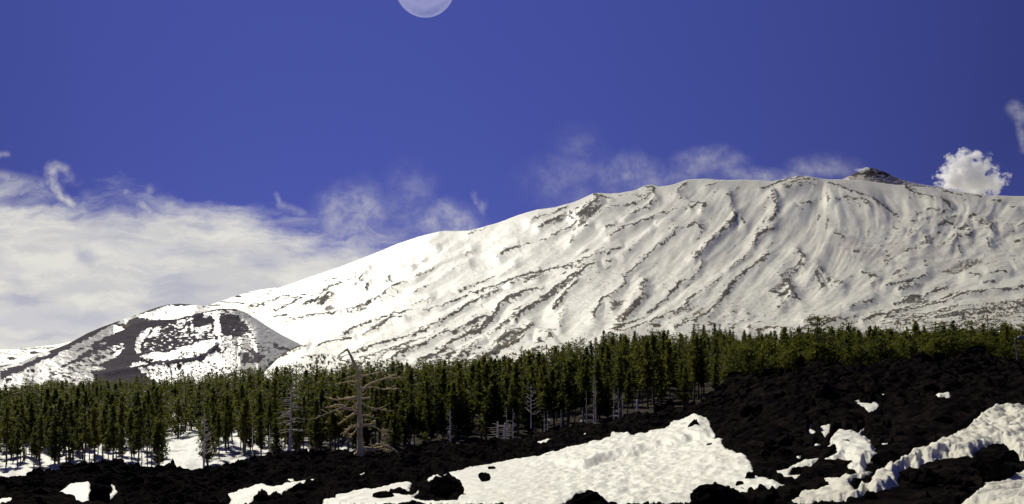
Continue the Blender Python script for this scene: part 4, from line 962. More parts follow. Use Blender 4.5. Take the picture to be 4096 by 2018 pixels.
def build_big_snag():
    rng = random.Random(3)
    ox, oy, s = 1250, 1380, .3704
    D = 84.0; mp = D / F
    bu, by = ox + 515 * s, oy + 1190 * s
    root = empty('dead_pine', ((bu - 2048) * mp, D, (HZ - by) * mp))
    tag(root, 'tall twisted brown dead pine snag with broken top and many bare crooked branches', 'dead tree')
    def P(px, py, dep=0.0): return ((px - 515) * s * mp, dep, (1190 - py) * s * mp)
    tr = [(522, 1215, 50), (516, 1180, 44), (513, 1100, 38), (512, 1000, 36), (508, 900, 34), (512, 800, 32), (505, 700, 31), (505, 600, 30), (506, 500, 28), (500, 420, 27), (504, 350, 25), (490, 280, 23), (460, 220, 22), (425, 150, 18), (398, 90, 14), (378, 45, 11)]
    tr = resample(tr, 3)
    V, Fc = tube([P(a + rng.uniform(-3, 3), b, rng.uniform(-.03, .03)) for a, b, c in tr], [c * .90 * s * mp * rng.uniform(.86, 1.10) for a, b, c in tr], 12, .12, rng)
    obj('trunk', py_mesh('trunk', V, Fc, M_dead), root)
    rt = [[(500, 1150), (480, 1175), (450, 1195)], [(540, 1150), (555, 1190), (565, 1215)]]
    B = [([(400, 190), (330, 175), (270, 150)], 9), ([(390, 105), (330, 120), (250, 135)], 5), ([(376, 52), (340, 70), (300, 100), (290, 120)], 11), ([(400, 150), (375, 220), (345, 270)], 4),
         ([(470, 330), (400, 350), (335, 372)], 8), ([(475, 395), (380, 402), (275, 412)], 9), ([(480, 425), (430, 440)], 7), ([(480, 235), (545, 195), (560, 150), (550, 120)], 10), ([(560, 150), (590, 145)], 5),
         ([(505, 325), (520, 280), (525, 240), (505, 228), (495, 250)], 9), ([(515, 350), (600, 325), (700, 305), (765, 285)], 11), ([(520, 330), (560, 320), (600, 318)], 6), ([(540, 250), (590, 282)], 4),
         ([(530, 500), (590, 440), (640, 415), (720, 380), (820, 350), (900, 320)], 17), ([(800, 358), (900, 358), (1015, 355)], 8), ([(795, 375), (815, 410), (850, 465)], 4),
         ([(530, 490), (580, 460), (640, 455), (740, 475), (830, 475), (895, 468)], 11), ([(585, 478), (582, 515), (550, 548)], 7),
         ([(490, 582), (400, 580), (260, 598), (190, 580), (125, 562)], 13), ([(480, 560), (390, 560), (320, 575)], 7), ([(525, 580), (600, 575), (640, 570)], 14),
         ([(480, 650), (455, 620), (425, 590), (385, 615), (380, 640), (330, 630)], 8), ([(480, 650), (400, 685), (310, 710), (270, 770)], 8),
         ([(490, 725), (400, 695), (320, 660), (250, 650), (180, 672), (148, 680)], 19), ([(330, 675), (240, 710), (150, 750), (60, 790), (0, 797)], 9), ([(170, 740), (110, 710)], 6),
         ([(485, 730), (400, 770), (330, 820), (265, 858)], 14), ([(505, 630), (570, 645), (640, 690), (750, 705), (875, 715)], 10), ([(690, 690), (740, 683)], 5),
         ([(530, 770), (600, 762), (670, 795), (715, 782)], 8), ([(555, 725), (560, 780), (580, 840)], 4), ([(530, 862), (620, 860), (670, 845), (675, 815)], 11),
         ([(530, 880), (630, 870), (700, 910), (750, 945), (795, 950)], 11), ([(740, 925), (820, 930), (870, 937)], 8), ([(790, 915), (830, 910)], 5), ([(620, 880), (600, 915), (640, 912)], 7),
         ([(490, 860), (400, 890), (340, 940), (290, 972)], 10), ([(490, 880), (410, 900), (370, 945), (330, 985)], 8), ([(385, 945), (380, 1000), (410, 1078)], 9), ([(480, 900), (440, 960), (395, 985)], 7),
         ([(475, 850), (500, 930), (540, 985)], 12), ([(540, 1120), (640, 1120), (720, 1115), (760, 1095), (820, 1110), (885, 1142)], 21), ([(640, 1100), (700, 1080), (760, 1060), (815, 1055)], 11),
         ([(690, 1080), (760, 1085), (810, 1085)], 8), ([(625, 1020), (635, 1060), (660, 1090)], 8), ([(560, 1150), (680, 1140), (760, 1130), (835, 1155)], 11), ([(500, 1150), (470, 1165), (445, 1188)], 10), ([(545, 1170), (560, 1205), (566, 1220)], 12)]
    for pts, r in B:
        dep = rng.uniform(-.55, .55) * (0 if r == 12 and pts[0][0] == 475 else 1)
        x0, y0 = pts[0]; n0 = len(pts)
        base_d = -.42 if (r == 12 and x0 == 475) else 0.0
        q = resample(pts, 3); tot = len(q) - 1
        L = math.hypot(pts[-1][0] - x0, pts[-1][1] - y0) * s * mp
        rr = [max(r * .98 * (1 - .6 * k / tot), 2.8) * s * mp * rng.uniform(.85, 1.15) for k in range(tot + 1)]
        att = 0 if (x0 < 440 and y0 > 400) or x0 > 600 else 1
        p3 = [P(a + rng.uniform(-4, 4) * (k > 0), b + rng.uniform(-5, 5) * (k > 0), base_d + dep * L * .6 * k / tot) for k, (a, b) in enumerate(q)]
        V, Fc = tube(p3, rr, 6, .12, rng)
        br = obj('branch', py_mesh('branch', V, Fc, M_dead), root)
        # broken twigs
        nt = int(L / .42)
        tv, tf = [], []
        for _ in range(nt):
            k = rng.randrange(2, tot + 1); c = Vector(p3[k])
            e = c + Vector((rng.uniform(-.55, .55), rng.uniform(-.3, .3), rng.uniform(-.42, .26)))
            v, f = tube([c, (c + e) / 2 + Vector((0, 0, rng.uniform(-.05, .08))), e], [.046, .036, .022], 4)
            obj('twig', py_mesh('twig', v, f, M_dead), br)
build_big_snag()

def snag(u, ytop, ybase, wpx, D, label, style, seed, nb_=16, lean=0.0, group=None, mat=None):
    rng = random.Random(seed); mp = D / F; H = (ybase - ytop) * mp; r0 = wpx * mp / 2; mat = mat or M_dead2
    root = empty('dead_pine' if style != 'pole' else 'bare_trunk', ((u - 2048) * mp, D, (HZ - ybase) * mp))
    tag(root, label, 'dead tree', group)
    n = 12
    pts = [(lean * H * k / n + rng.uniform(-.02, .02) * (k > 0), rng.uniform(-.02, .02), H * k / n - (.5 if k == 0 else 0)) for k in range(n + 1)]
    end = .75 if style == 'stump' else .18
    V, Fc = tube(pts, [r0 * (1 - (1 - end) * k / n) for k in range(n + 1)], 8, .06, rng)
    obj('trunk', py_mesh('trunk', V, Fc, mat), root)
    for b in range(nb_):
        if style == 'droop': f = .30 + .66 * (b / nb_) ** .9
        elif style == 'up': f = .25 + .7 * b / nb_
        else: f = .08 + .88 * b / nb_
        if style == 'droop' and .34 < f < .40: f = .33
        L = {'droop': 1.9 * (1.25 - f) ** .8 + .2, 'up': 1.5 * (1.15 - f) + .25, 'stump': rng.uniform(.5, 1.8), 'short': rng.uniform(.2, .6), 'pole': rng.uniform(.15, .5)}[style] * rng.uniform(.6, 1.1)
        az = rng.uniform(0, 6.28)
        if b % 2: az = rng.choice([0, math.pi]) + rng.uniform(-.6, .6)
        c = Vector((lean * H * f, 0, H * f)); d = Vector((math.cos(az), math.sin(az), 0))
        k1 = {'droop': .12, 'up': .15, 'stump': .05, 'short': .2, 'pole': .1}[style]; k2 = {'droop': -.10, 'up': .75, 'stump': .05, 'short': .3, 'pole': .0}[style]
        p = [c, c + d * L * .4 + Vector((0, 0, L * .4 * k1)), c + d * L * .75 + Vector((rng.uniform(-.1, .1), 0, L * (.2 * k1 + .4 * k2))), c + d * L + Vector((rng.uniform(-.12, .12), 0, L * (.5 * k2 + rng.uniform(-.06, .10))))]
        rb = max(.028, r0 * .30 * (1.2 - f))
        V, Fc = tube(p, [rb, rb * .8, rb * .6, rb * .35], 5)
        for _ in range(2 if L > .5 else 0):
            q = p[rng.choice([1, 2])]; e = q + Vector((rng.uniform(-.4, .4), rng.uniform(-.2, .2), rng.uniform(-.22, .16)))
            v, ff = tube([q, e], [rb * .5, rb * .3], 4); o_ = len(V); V += v; Fc += [tuple(i + o_ for i in g) for g in ff]
        obj('branch', py_mesh('branch', V, Fc, mat), root)
snag(815, 1663, 1868, 10, 108, 'slim pale dead pine with upswept bare branches standing on the snow at the left', 'up', 1, 26, .02)
snag(1161, 1538, 1812, 13, 100, 'tall pale dead pine with rows of drooping bare branches left of the big brown snag', 'droop', 2, 42, .015)
snag(1802, 1636, 1772, 9, 104, 'thin white dead trunk with a few short side branches near the centre', 'short', 3, 16, -.01)
snag(2020, 1696, 1775, 12, 104, 'stout broken off grey snag bristling with side branches', 'stump', 4, 20)
snag(1991, 1690, 1770, 8, 107, 'thinner reddish snag with tangled branches left of the stout broken one', 'stump', 5, 18)
snag(2027, 1632, 1765, 5, 110, 'slender dead pole rising behind the stout broken snag', 'short', 6, 12)
snag(2052, 1636, 1762, 5, 112, 'slender dead pole just right of the stout broken snag', 'short', 7, 12)
snag(2549, 1602, 1658, 10, 110, 'short broken white stump at the forest edge on the right of the snags', 'stump', 8, 0)
snag(2376, 1498, 1696, 6, 116, 'thin dead trunk with short crooked stubs among the tall pale trunks', 'short', 9, 22)
snag(1079, 1700, 1836, 8, 112, 'bare grey trunk left of the drooping pale dead pine', 'pole', 10, 5)
snag(1010, 1694, 1830, 5, 116, 'thin bare trunk between the two pale dead pines', 'pole', 11, 3)
snag(2124, 1540, 1700, 5, 120, 'thin grey dead tree with comb like twigs against the dark pines', 'up', 12, 22)
for k, (u_, yt, yb) in enumerate([(2346, 1560, 1700), (2384, 1530, 1695), (2455, 1530, 1675), (2474, 1560, 1670), (2491, 1570, 1668), (2190, 1640, 1725), (2178, 1645, 1725), (2330, 1630, 1700), (2245, 1640, 1715), (590, 1745, 1868), (568, 1740, 1862), (606, 1748, 1866), (232, 1800, 1885), (636, 1790, 1868)]):
    snag(u_, yt, yb, 4.5, 122, 'tall bare pale pine trunk in a row at the dark forest edge', 'pole', 30 + k, 4, random.uniform(-.02, .02), 'bare trunks at the forest edge', M_bark if k > 8 else M_dead2)
snag(163, 1850, 1892, 5, 104, 'short broken grey stub on the snow at the far left', 'stump', 60, 0)

# =================================================================== PINES
def tuft(V, Fc, c, size, rng, n=5, flat=.6):
    """one clump of needles: small upright and spreading blades"""
    for _ in range(n):
        th = rng.uniform(0, 6.283); ph = rng.uniform(-.5, 1.35)
        d = Vector((math.cos(th) * math.cos(ph), math.sin(th) * math.cos(ph), math.sin(ph) * flat + .1))
        s = Vector((-d.y, d.x, rng.uniform(-.5, .5))).normalized() * size * rng.uniform(.16, .30)
        L = size * rng.uniform(.6, 1.15)
        o = len(V); b = c + d * L * .05
        V += [b - s * .35, b + s * .35, c + d * L * .6 + s, c + d * L, c + d * L * .6 - s]
        Fc += [(o, o + 1, o + 2), (o, o + 2, o + 4), (o + 4, o + 2, o + 3)]
def pine_geo(kind, seed, lod=1.0):
    rng = random.Random(seed); tv, tf, cv, cf = [], [], [], []
    P = dict(edge=(12.5, .30, 1.75, 19, 6), full=(11.5, .08, 2.2, 19, 7), old=(13.0, .36, 4.2, 9, 7), bush=(9.5, .05, 3.4, 14, 8), thin=(12.0, .46, 1.45, 14, 5), layer=(11.5, .22, 3.5, 10, 7), young=(3.0, .06, .85, 8, 5))[kind]
    H, cb, RAD, lev, nbr = P; H *= rng.uniform(.92, 1.08)
    bend = rng.uniform(-.02, .02) * H; r0 = .02 * H * (.7 if kind in ('edge', 'thin') else .9)
    n = 8
    px = lambda f: Vector((bend * math.sin(f * 2.4), bend * .6 * math.sin(f * 3.1 + 1), H * f))
    v, f = tube([px(k / n) - Vector((0, 0, .4 if k == 0 else 0)) for k in range(n + 1)], [r0 * (1 - .85 * k / n) + .02 for k in range(n + 1)], 6, .05, rng)
    tv += v; tf += f
    if lod >= 1 and kind in ('edge', 'thin', 'old'):
        for _ in range(14):
            f_ = rng.uniform(.1, cb); c = px(f_); a = rng.uniform(0, 6.28); L = rng.uniform(.3, 1.1)
            v, f = tube([c, c + Vector((math.cos(a) * L, math.sin(a) * L, rng.uniform(-.25, .1)))], [.035, .015], 3)
            o = len(tv); tv += v; tf += [tuple(i + o for i in g) for g in f]
    holes = [(rng.uniform(0, 6.28), rng.uniform(cb + .1, .85)) for _ in range(3)]
    for l in range(lev):
        q = (l + rng.uniform(-.3, .3)) / lev; q = min(max(q, 0), .985); f_ = cb + (1 - cb) * q
        if kind in ('old',): prof = math.sin(min(1, q * 1.1 + .22) * math.pi * .80) ** .7
        elif kind == 'layer': prof = (1 - q) ** .7 * .95 + .08
        elif kind == 'bush': prof = math.sin(min(1, q * .80 + .22) * math.pi) ** .7 + .05
        else: prof = min(1, (q * 5 + .5)) * (1 - q ** 1.5) ** .8 * (1 - .35 * q) + .10
        nb_ = max(3, int(nbr * (.7 + .5 * (1 - q)) * (lod if lod < 1 else 1) + .5))
        a0 = rng.uniform(0, 6.28)
        for b in range(nb_):
            az = a0 + 6.283 * b / nb_ + rng.uniform(-.35, .35)
            if any(abs((az - h[0] + math.pi) % (2 * math.pi) - math.pi) < .6 and abs(f_ - h[1]) < .07 for h in holes): continue
            L = RAD * prof * rng.uniform(.62, 1.15); d = Vector((math.cos(az), math.sin(az), 0)); c = px(min(.99, f_ + rng.uniform(-.025, .025)))
            rise = {'old': .10, 'layer': .02, 'bush': .35, 'edge': .55, 'full': .5, 'thin': .2, 'young': .4}[kind] + .25 * q
            if lod >= 1:
                v, f = tube([c, c + d * L * .5 + Vector((0, 0, L * .2 * rise)), c + d * L * .9 + Vector((0, 0, L * rise * .9))], [.045, .03, .015], 3, cap=False)
                o = len(tv); tv += v; tf += [tuple(i + o for i in g) for g in f]
            nt = max(2, int((L / .36 + 1) * (1 if lod >= 1 else .55)))
            size = (.54 if kind != 'young' else .3) * (1.0 if lod >= 1 else 1.6)
            for k in range(nt):
                s_ = (k + .6) / nt; s_ = s_ ** .75
                if kind in ('old', 'layer') and s_ < .25: continue
                wd = L * .20 * s_ + .12
                cc = c + d * L * s_ + Vector((-d.y, d.x, 0)) * rng.uniform(-wd, wd) + Vector((0, 0, L * rise * s_ ** 1.5 + rng.uniform(-.12, .14)))
                if kind not in ('old', 'layer'): cc = cc + Vector((0, 0, rng.uniform(-.28, .28)))
                tuft(cv, cf, cc, size * rng.uniform(.7, 1.35), rng, 5 if lod >= 1 else 3, .95 if kind not in ('old', 'layer') else .4)
    for _ in range(3): tuft(cv, cf, px(1.0) + Vector((rng.uniform(-.1, .1), rng.uniform(-.1, .1), -.1)), .5 if kind != 'young' else .25, rng, 5, 1.6)
    return (tv, tf), (cv, cf)
def tri(Fc):
    out = []
    for f in Fc:
        f = list(dict.fromkeys(f))
        if len(f) == 3: out.append(f)
        elif len(f) == 4: out += [[f[0], f[1], f[2]], [f[0], f[2], f[3]]]
    return np.array(out, np.int32)
NEAR = {}
for kd, cnt in (('edge', 5), ('full', 4), ('old', 4), ('bush', 4), ('thin', 3), ('layer', 3), ('young', 2)):
    NEAR[kd] = []
    for k in range(cnt):
        (tv, tf), (cv, cf) = pine_geo(kd, hash((kd == 'edge', len(kd), k)) % 9999 + 31 * k + len(kd) * 7, 1.0)
        NEAR[kd].append((py_mesh('trunk', tv, tf, M_bark), mesh_np('crown', np.array([tuple(v) for v in cv]), np.array(cf), M_needle)))
FARG = {}
for kd, cnt in (('edge', 3), ('full', 4), ('old', 5), ('bush', 3), ('layer', 4)):
    FARG[kd] = []
    for k in range(cnt):
        (tv, tf), (cv, cf) = pine_geo(kd, 500 + 13 * k + len(kd), .8)
        FARG[kd].append((np.array([tuple(v) for v in tv]), tri(tf), np.array([tuple(v) for v in cv]), np.array(cf, np.int32)))

def pick_kind(u, D, rng, farness):
    if u > 2900:
        ks = [('bush', .5), ('full', .2), ('layer', .2), ('old', .1)]
    elif farness > .55: ks = [('old', .42), ('layer', .23), ('full', .25), ('bush', .1)]
    elif farness > .12: ks = [('full', .48), ('old', .18), ('bush', .10), ('layer', .24)]
    else: ks = [('edge', .58), ('full', .16), ('thin', .26)]
    r = rng.random()
    for k, p in ks:
        if r < p: return k
        r -= p
    return ks[0][0]
spots = []
rngp = random.Random(17)
def gap(u, D):
    # clearings seen in the photograph: the bright snow between trunks at the left
    if 690 < u < 800 and D < 200: return True
    if u < 330 and D < 141: return True
    if 880 < u < 1120 and D < 158: return rngp.random() < .5
    return False
D = 136.0
while D < 640:
    width = 5300 / F * D
    sp_ = 2.5 if D < 165 else (3.3 if D < 260 else 5.4)
    n = int(width / sp_)
    for k in range(n):
        u = -600 + 5300 * (k + rngp.uniform(-.45, .45) + .5) / n; Dk = D + rngp.uniform(-3, 3)
        if Dk > f_Df(u) - 6 or Dk < f_Dn(u) + 1: continue
        if gap(u, Dk): continue
        fr = (Dk - f_Dn(u)) / (f_Df(u) - f_Dn(u))
        if fr > .80 and rngp.random() < .25: continue
        if u > 2600 and fr > .70 and rngp.random() < .35: continue
        if rngp.random() < .5 * (vn(np.float64(u / 120.), np.float64(Dk / 14.), 4) > .62) * (u > 0): continue
        spots.append((u, Dk, fr))
    D += 4.5 if D < 175 else (7.5 if D < 260 else 12.5)
# a few individually placed pines that stand out on the skyline
sky_trees = [(2412, 1318, 'full'), (2440, 1330, 'old'), (2500, 1335, 'full'), (2640, 1325, 'full'), (2660, 1330, 'layer'), (2775, 1292, 'full'), (2795, 1292, 'layer'), (2815, 1296, 'full'), (2860, 1290, 'full'), (2880, 1296, 'full'),
             (2902, 1308, 'layer'), (2920, 1315, 'full'), (2978, 1318, 'full'), (2300, 1368, 'old'), (2255, 1390, 'full'), (2175, 1412, 'layer'), (2040, 1435, 'old'), (1960, 1452, 'full'), (1850, 1440, 'old'), (1760, 1440, 'old'), (1700, 1452, 'old'), (1625, 1450, 'old'),
             (1395, 1465, 'old'), (1290, 1478, 'old'), (1130, 1462, 'layer'), (1050, 1480, 'full'), (868, 1506, 'old'), (845, 1510, 'layer'), (548, 1498, 'full'), (385, 1495, 'full'), (260, 1508, 'layer'), (100, 1512, 'old'), (130, 1510, 'layer'), (215, 1506, 'old'), (40, 1560, 'full'),
             (3285, 1308, 'full'), (3420, 1305, 'bush'), (3560, 1312, 'bush'), (4030, 1308, 'bush'), (3960, 1318, 'bush')]
spots2 = []
for (u, yt, kd) in sky_trees:
    Dk = float(f_Df(u)) * .86; spots2.append((u, Dk, .86, kd, yt))
spots.sort(key=lambda s: s[1])
vis = [s for s in spots if -20 < s[0] < 4116]
near = vis[:300 - 42]
nearset = set((s[0], s[1]) for s in near)
rest = [s for s in spots if (s[0], s[1]) not in nearset]
def zone(u):
    if u < 780: return 'at the left end'
    if u < 1440: return 'left of the big brown snag'
    if u < 2100: return 'right of the big brown snag'
    if u < 2700: return 'above the snowfield'
    return 'behind the lava ridge'
KS = dict(full='conical dark pine', old='flat layered old pine', layer='tiered dark pine', bush='bushy pine')
KN = dict(edge='slender green pine with bare lower trunk', full='conical green pine leafy to the ground', thin='thin pine with small high crown', old='old flat layered pine', bush='broad bushy olive pine', layer='dark pine with spreading tiers', young='small bright green young pine')
def place(kd, u, Dk, scale, rng, label, group, top=None):
    tm, cm = rng.choice(NEAR[kd]); z = float(floor_z(u, Dk)) - .15
    if top is not None:
        scale = ((HZ - top) / F * Dk - z) / max(v.co.z for v in (tm.vertices[0], tm.vertices[-1])) if False else ((HZ - top) / F * Dk - z) / (cm['top'])
    root = empty('pine_tree', ((u - 2048) / F * Dk, Dk, z), rng.uniform(0, 6.28)); root.scale = (scale * rng.uniform(.85, 1.2),) * 2 + (scale,); root.rotation_euler[0] = rng.uniform(-.035, .035); root.rotation_euler[1] = rng.uniform(-.035, .035)
    tag(root, label, 'pine tree', group)
    a = obj('trunk', tm, root); b = obj('crown', cm, root)
for kd in NEAR:
    for tm, cm in NEAR[kd]:
        co = np.empty(len(cm.vertices) * 3, np.float32); cm.vertices.foreach_get('co', co); cm['top'] = float(co[2::3].max())
for (u, Dk, fr) in near:
    kd = pick_kind(u, Dk, rngp, fr)
    lb = KN[kd] + ' ' + zone(u)
    place(kd, u, Dk, rngp.uniform(.62, 1.14) * (.76 + .22 * float(sst(np.float64(u), 1250, 1700)) - .17 * float(sst(np.float64(u), 2600, 2900))), rngp, lb, lb.replace('with', 'pines with', 1) if False else 'pines: ' + lb)
for (u, Dk, fr, kd, yt) in spots2:
    lb = KS[kd] + ' on the treetop skyline ' + zone(u)
    place(kd, u, Dk, 1.0, rngp, lb, 'pines: ' + lb, top=yt)
place('young', 139, 108, .95, rngp, 'small bright green young pine alone on the snow at the far left', None, top=1868)
place('young', 1700, 112, 1.0, rngp, 'small bright green young pine at the lava edge right of the big snag', None, top=1722)
def merge_far():
    TV, TF, CV, CF, TN = [], [], [], [], []; to = co_ = 0
    rng = random.Random(99)
    for (u, Dk, fr) in rest:
        kd = pick_kind(u, Dk, rng, fr)
        if kd == 'thin': kd = 'edge'
        tv, tf, cv, cf = rng.choice(FARG[kd]); s = rng.uniform(.62, 1.15 - .25 * fr) * (1 + .08 * fr * (u < 1600)) * (.78 + .22 * min(1, max(fr * 3, (u - 1200) / 500)))
        if u > 2700: s *= .85
        th = rng.uniform(0, 6.28); c, s_ = math.cos(th), math.sin(th); M = np.array([[c, s_, 0], [-s_, c, 0], [0, 0, 1]])
        pos = np.array([(u - 2048) / F * Dk, Dk, float(floor_z(u, Dk)) - .2])
        TV.append(tv @ M * s + pos); TF.append(tf + to); to += len(tv)
        TN.append(np.full(len(cv), rng.random())); CV.append(cv @ M * s + pos); CF.append(cf + co_); co_ += len(cv)
    root = empty('distant_pines', (0, 300, 10)); tag(root, 'dense dark pine wood filling the slope behind the front rows', 'pine wood', kind='stuff')
    o = obj('trunk', mesh_np('far_trunks', np.vstack(TV) - np.array([0, 300, 10]), np.vstack(TF), M_bark), root); o['kind'] = 'stuff'
    o = obj('crown', mesh_np('far_crowns', np.vstack(CV) - np.array([0, 300, 10]), np.vstack(CF), M_needle, attrs=dict(tone=np.concatenate(TN))), root); o['kind'] = 'stuff'
    print('far trees', len(rest), 'faces', sum(map(len, CF)))
merge_far()

# ------------------------------------------------------------------ bare shrubs on the lower slopes
def build_shrubs():
    rng = random.Random(5); V, Fc = [], []
    spotsS = []
    for _ in range(120): spotsS.append((rng.gauss(1890, 45), rng.uniform(1400, 1490), 1.0))
    for _ in range(60): spotsS.append((rng.gauss(1290, 60), rng.uniform(1425, 1480), .8))
    for _ in range(40): spotsS.append((rng.uniform(1500, 1800), rng.uniform(1430, 1490), .8))
    for _ in range(25): spotsS.append((rng.uniform(2050, 2300), rng.uniform(1380, 1470), .6))
    cone = []
    for _ in range(130): cone.append((rng.uniform(560, 960), rng.uniform(1462, 1530)))
    for _ in range(20): cone.append((rng.gauss(770, 25), rng.uniform(1412, 1438)))
    for _ in range(14): cone.append((rng.gauss(600, 15), rng.uniform(1440, 1452)))
    for _ in range(10): cone.append((rng.gauss(30, 14), rng.uniform(1518, 1530)))
    for _ in range(8): cone.append((rng.gauss(125, 14), rng.uniform(1486, 1494)))
    items = []
    for u, y, s in spotsS:
        yb = float(f_far(u)); ys = float(f_sky(u)); t = (yb - y) / (yb - ys); D0 = float(f_Df(u)); Dk = float(mount_D(np.float64(u), np.float64(y)))
        items.append((u, y, Dk, s * 26 * Dk / F * rng.uniform(.5, 1.1)))
    for u, y in cone:
        yb = float(itp(CB)(u)); yf = float(itp(FR)(u)); t = (yb - y) / (yb - yf); D0 = 790.; Dk = D0 + (1045 - D0) * max(t, 0) ** 1.15 - 4
        items.append((u, y, Dk, 16 * Dk / F * rng.uniform(.5, 1.1)))
    for u, y, Dk, h in items:
        c = Vector(((u - 2048) / F * Dk, Dk, (HZ - y) / F * Dk - h * .1))
        for _ in range(16):
            a = rng.uniform(0, 6.28); sp2 = rng.uniform(.1, .6); e = c + Vector((math.cos(a) * sp2 * h, math.sin(a) * sp2 * h, h * rng.uniform(.5, 1)))
            w_ = h * .022; mid = (c + e) / 2 + Vector((rng.uniform(-.1, .1) * h, 0, 0))
            o = len(V); V += [c + Vector((-w_, 0, 0)), c + Vector((w_, 0, 0)), mid + Vector((w_, w_, 0)), mid + Vector((-w_, -w_, 0)), e]
            Fc += [(o, o + 1, o + 2), (o, o + 2, o + 3), (o + 3, o + 2, o + 4)]
            for _k in range(2):
                e2 = mid + Vector((rng.uniform(-.3, .3) * h, rng.uniform(-.3, .3) * h, rng.uniform(.15, .4) * h)); o = len(V)
                V += [mid + Vector((-w_ * .7, 0, 0)), mid + Vector((w_ * .7, 0, 0)), e2]; Fc.append((o, o + 1, o + 2))
    me = mesh_np('bare_shrubs', np.array([tuple(v) for v in V]), np.array(Fc), M_twig)
    tag(obj('bare_shrubs', me), 'thin grey leafless shrubs on the snow above the treetops', 'shrubs', kind='stuff')
build_shrubs()

# ------------------------------------------------------------------ street lamp at the right edge
def build_lamp():
    D = 82.0; mp = D / F
    m, n, b = mat_new('galvanised_metal'); b.inputs['Metallic'].default_value = .7; b.inputs['Roughness'].default_value = .55
    n.L.new(n.mix(n.ss(n.noise(n.coord('Object'), 8.0, 4.0), .3, .7), (.14, .14, .15), (.24, .24, .25)), b.inputs['Base Color'])
    zb = (HZ - 1452) * mp; H = (1452 - 1356) * mp
    root = empty('street_lamp', ((4070 - 2048) * mp, D, zb)); tag(root, 'grey street lamp leaning slightly behind the lava ridge at the right edge', 'street lamp')
    V, Fc = tube([(0, 0, -1.5), (-.05, 0, H * .4), (-.24, 0, H * .93), (-.22, 0, H)], [.085, .075, .06, .05], 10)
    obj('pole', py_mesh('pole', V, Fc, m), root)
    V, Fc = tube([(-.22, 0, H), (-.1, -.02, H + .09), (.15, -.04, H + .12)], [.045, .04, .035], 8)
    obj('arm', py_mesh('arm', V, Fc, m), root)
    V, Fc = tube([(-.02, -.03, H + .06), (.1, -.04, H + .13), (.35, -.06, H + .15), (.55, -.08, H + .05), (.60, -.08, H)], [.05, .13, .17, .13, .04], 12)
    V = [Vector((v[0], v[1], H + .07 + (v[2] - H - .07) * (1.0 if v[2] > H + .07 else .35))) for v in V]
    hd = obj('lamp_head', py_mesh('lamp_head', V, Fc, m), root)
    m2, n2, b2 = mat_new('lamp_glass'); b2.inputs['Base Color'].default_value = (.06, .06, .065, 1); b2.inputs['Roughness'].default_value = .2
    V, Fc = tube([(.10, -.05, H + .02), (.3, -.06, H - .01), (.5, -.07, H + .01)], [.05, .11, .05], 10)
    obj('lens', py_mesh('lens', V, Fc, m2), hd)
build_lamp()

# ------------------------------------------------------------------ pale emissive disc at the top of the sky, paler at its rim
def build_disc():
    m = bpy.data.materials.new('disc_surface'); m.use_nodes = True; n = NB(m.node_tree)
    for x in list(n.N): n.N.remove(x)
    out = n.N.new('ShaderNodeOutputMaterial'); em = n.N.new('ShaderNodeEmission')
    oc = n.coord('Object'); x, y, z = n.sep(oc)
    r = n.m('SQRT', n.m('MULTIPLY_ADD', x, x, n.mul(z, z)))
    nz = n.noise(oc, 2.2, 6.0, .6)
    c = n.mix(n.ss(nz, .35, .65), (.185, .215, .45), (.245, .27, .51))
    c = n.mix(n.ss(r, .60, .92, 0, .6), c, (.34, .345, .60))
    n.L.new(c, em.inputs[0]); tp = n.N.new('ShaderNodeBsdfTransparent'); mx_ = n.N.new('ShaderNodeMixShader')
    n.L.new(n.ss(n.add(r, n.mul(n.sub(nz, .5), .06)), .90, 1.0), mx_.inputs[0]); n.L.new(em.outputs[0], mx_.inputs[1]); n.L.new(tp.outputs[0], mx_.inputs[2]); n.L.new(mx_.outputs[0], out.inputs[0])
    V, Fc = I4
    me = mesh_np('disc', V, Fc, m, smooth=True)
    D = 60000.0
    o = obj('disc', me); o.location = ((1697 - 2048) / F * D, D, (HZ + 66) / F * D); rr = 126 / F * D; o.scale = (rr, rr, rr)
    tag(o, 'pale disc cut off by the top edge of the sky', 'disc')
build_disc()

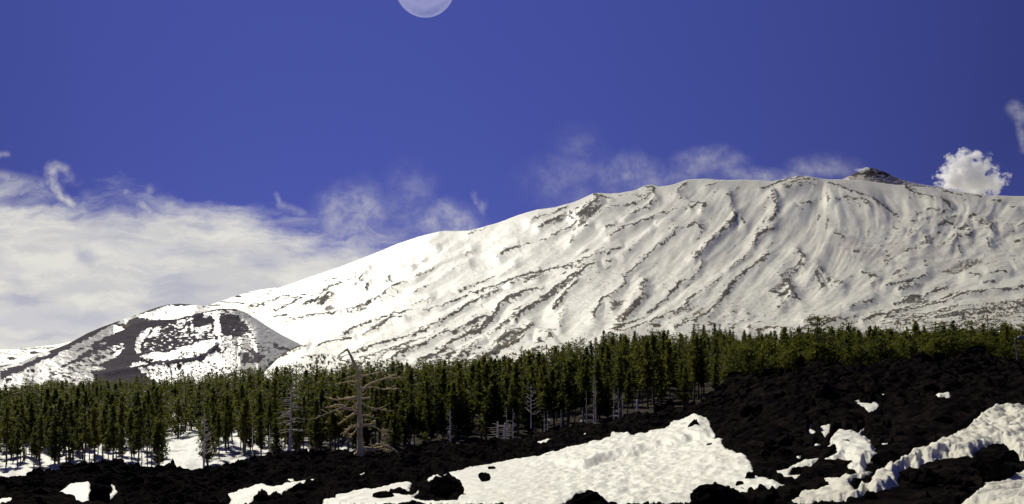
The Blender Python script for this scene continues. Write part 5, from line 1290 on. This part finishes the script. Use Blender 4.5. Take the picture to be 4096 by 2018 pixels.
# ------------------------------------------------------------------ cloud puff beside the summit, and steam at the rim
def volume_cloud(name, blobs, D, dens, nscale, thr, label, cat, col=(.95, .95, .95)):
    """union of ellipsoids filled with a noisy scattering volume; blobs (u, y, ru, ry) in photo pixels"""
    mp = D / F; cx = sum(b[0] for b in blobs) / len(blobs); cyy = sum(b[1] for b in blobs) / len(blobs)
    m = bpy.data.materials.new(name); m.use_nodes = True; n = NB(m.node_tree)
    for x in list(n.N): n.N.remove(x)
    out = n.N.new('ShaderNodeOutputMaterial'); pv = n.N.new('ShaderNodeVolumePrincipled')
    oc = n.coord('Object'); X_, Y_, Z_ = n.sep(oc)
    f = None
    for (u, y, ru, ry) in blobs:
        bx, bz = (u - cx) * mp, (cyy - y) * mp; a = n.mul(n.sub(X_, bx), 1 / (ru * mp)); c = n.mul(n.sub(Z_, bz), 1 / (ry * mp)); d = n.mul(Y_, 1 / (min(ru, ry) * 1.2 * mp))
        e = n.sub(1.0, n.m('SQRT', n.add(n.m('MULTIPLY_ADD', a, a, n.mul(c, c)), n.mul(d, d))))
        f = e if f is None else n.mx(f, e)
    nz = n.noise(oc, nscale / (100 * mp), 7.0, .62)
    v = n.add(f, n.mul(n.sub(nz, .5), 4.6))
    n.L.new(n.ss(v, thr, thr + .45, 0, dens / (100 * mp)), pv.inputs['Density'])
    pv.inputs['Color'].default_value = col + (1,); pv.inputs['Anisotropy'].default_value = .35
    n.L.new(pv.outputs[0], out.inputs['Volume'])
    x0 = min(b[0] - b[2] * 1.25 for b in blobs) - cx; x1 = max(b[0] + b[2] * 1.25 for b in blobs) - cx
    y0 = min(b[1] - b[3] * 1.25 for b in blobs); y1 = max(b[1] + b[3] * 1.25 for b in blobs); dd = max(min(b[2], b[3]) for b in blobs) * 1.6
    V, Fc = I2; c = np.array([(x0 + x1) / 2, 0, cyy - (y0 + y1) / 2]) * mp
    me = mesh_np(name, V * np.array([(x1 - x0) / 2 * 1.12, dd, (y1 - y0) / 2 * 1.12]) * mp + c, Fc, m)
    o = obj(name, me); o.location = ((cx - 2048) * mp, D, (HZ - cyy) * mp); tag(o, label, cat)
volume_cloud('cloud', [(3900, 735, 105, 55), (3850, 660, 62, 52), (3815, 720, 60, 60), (3960, 740, 62, 40), (3885, 690, 75, 60), (3800, 640, 26, 20), (3990, 715, 30, 22), (3900, 620, 26, 20)], 11500., 7.0, 3.4, .15,
             'bright white ragged cloud puff rising behind the right shoulder of the summit', 'cloud')
volume_cloud('steam', [(3445, 681, 20, 8), (3462, 676, 14, 6)], 10100., 6.0, 7.0, -.1, 'small white steam plume hugging the left rim of the summit cone', 'steam')
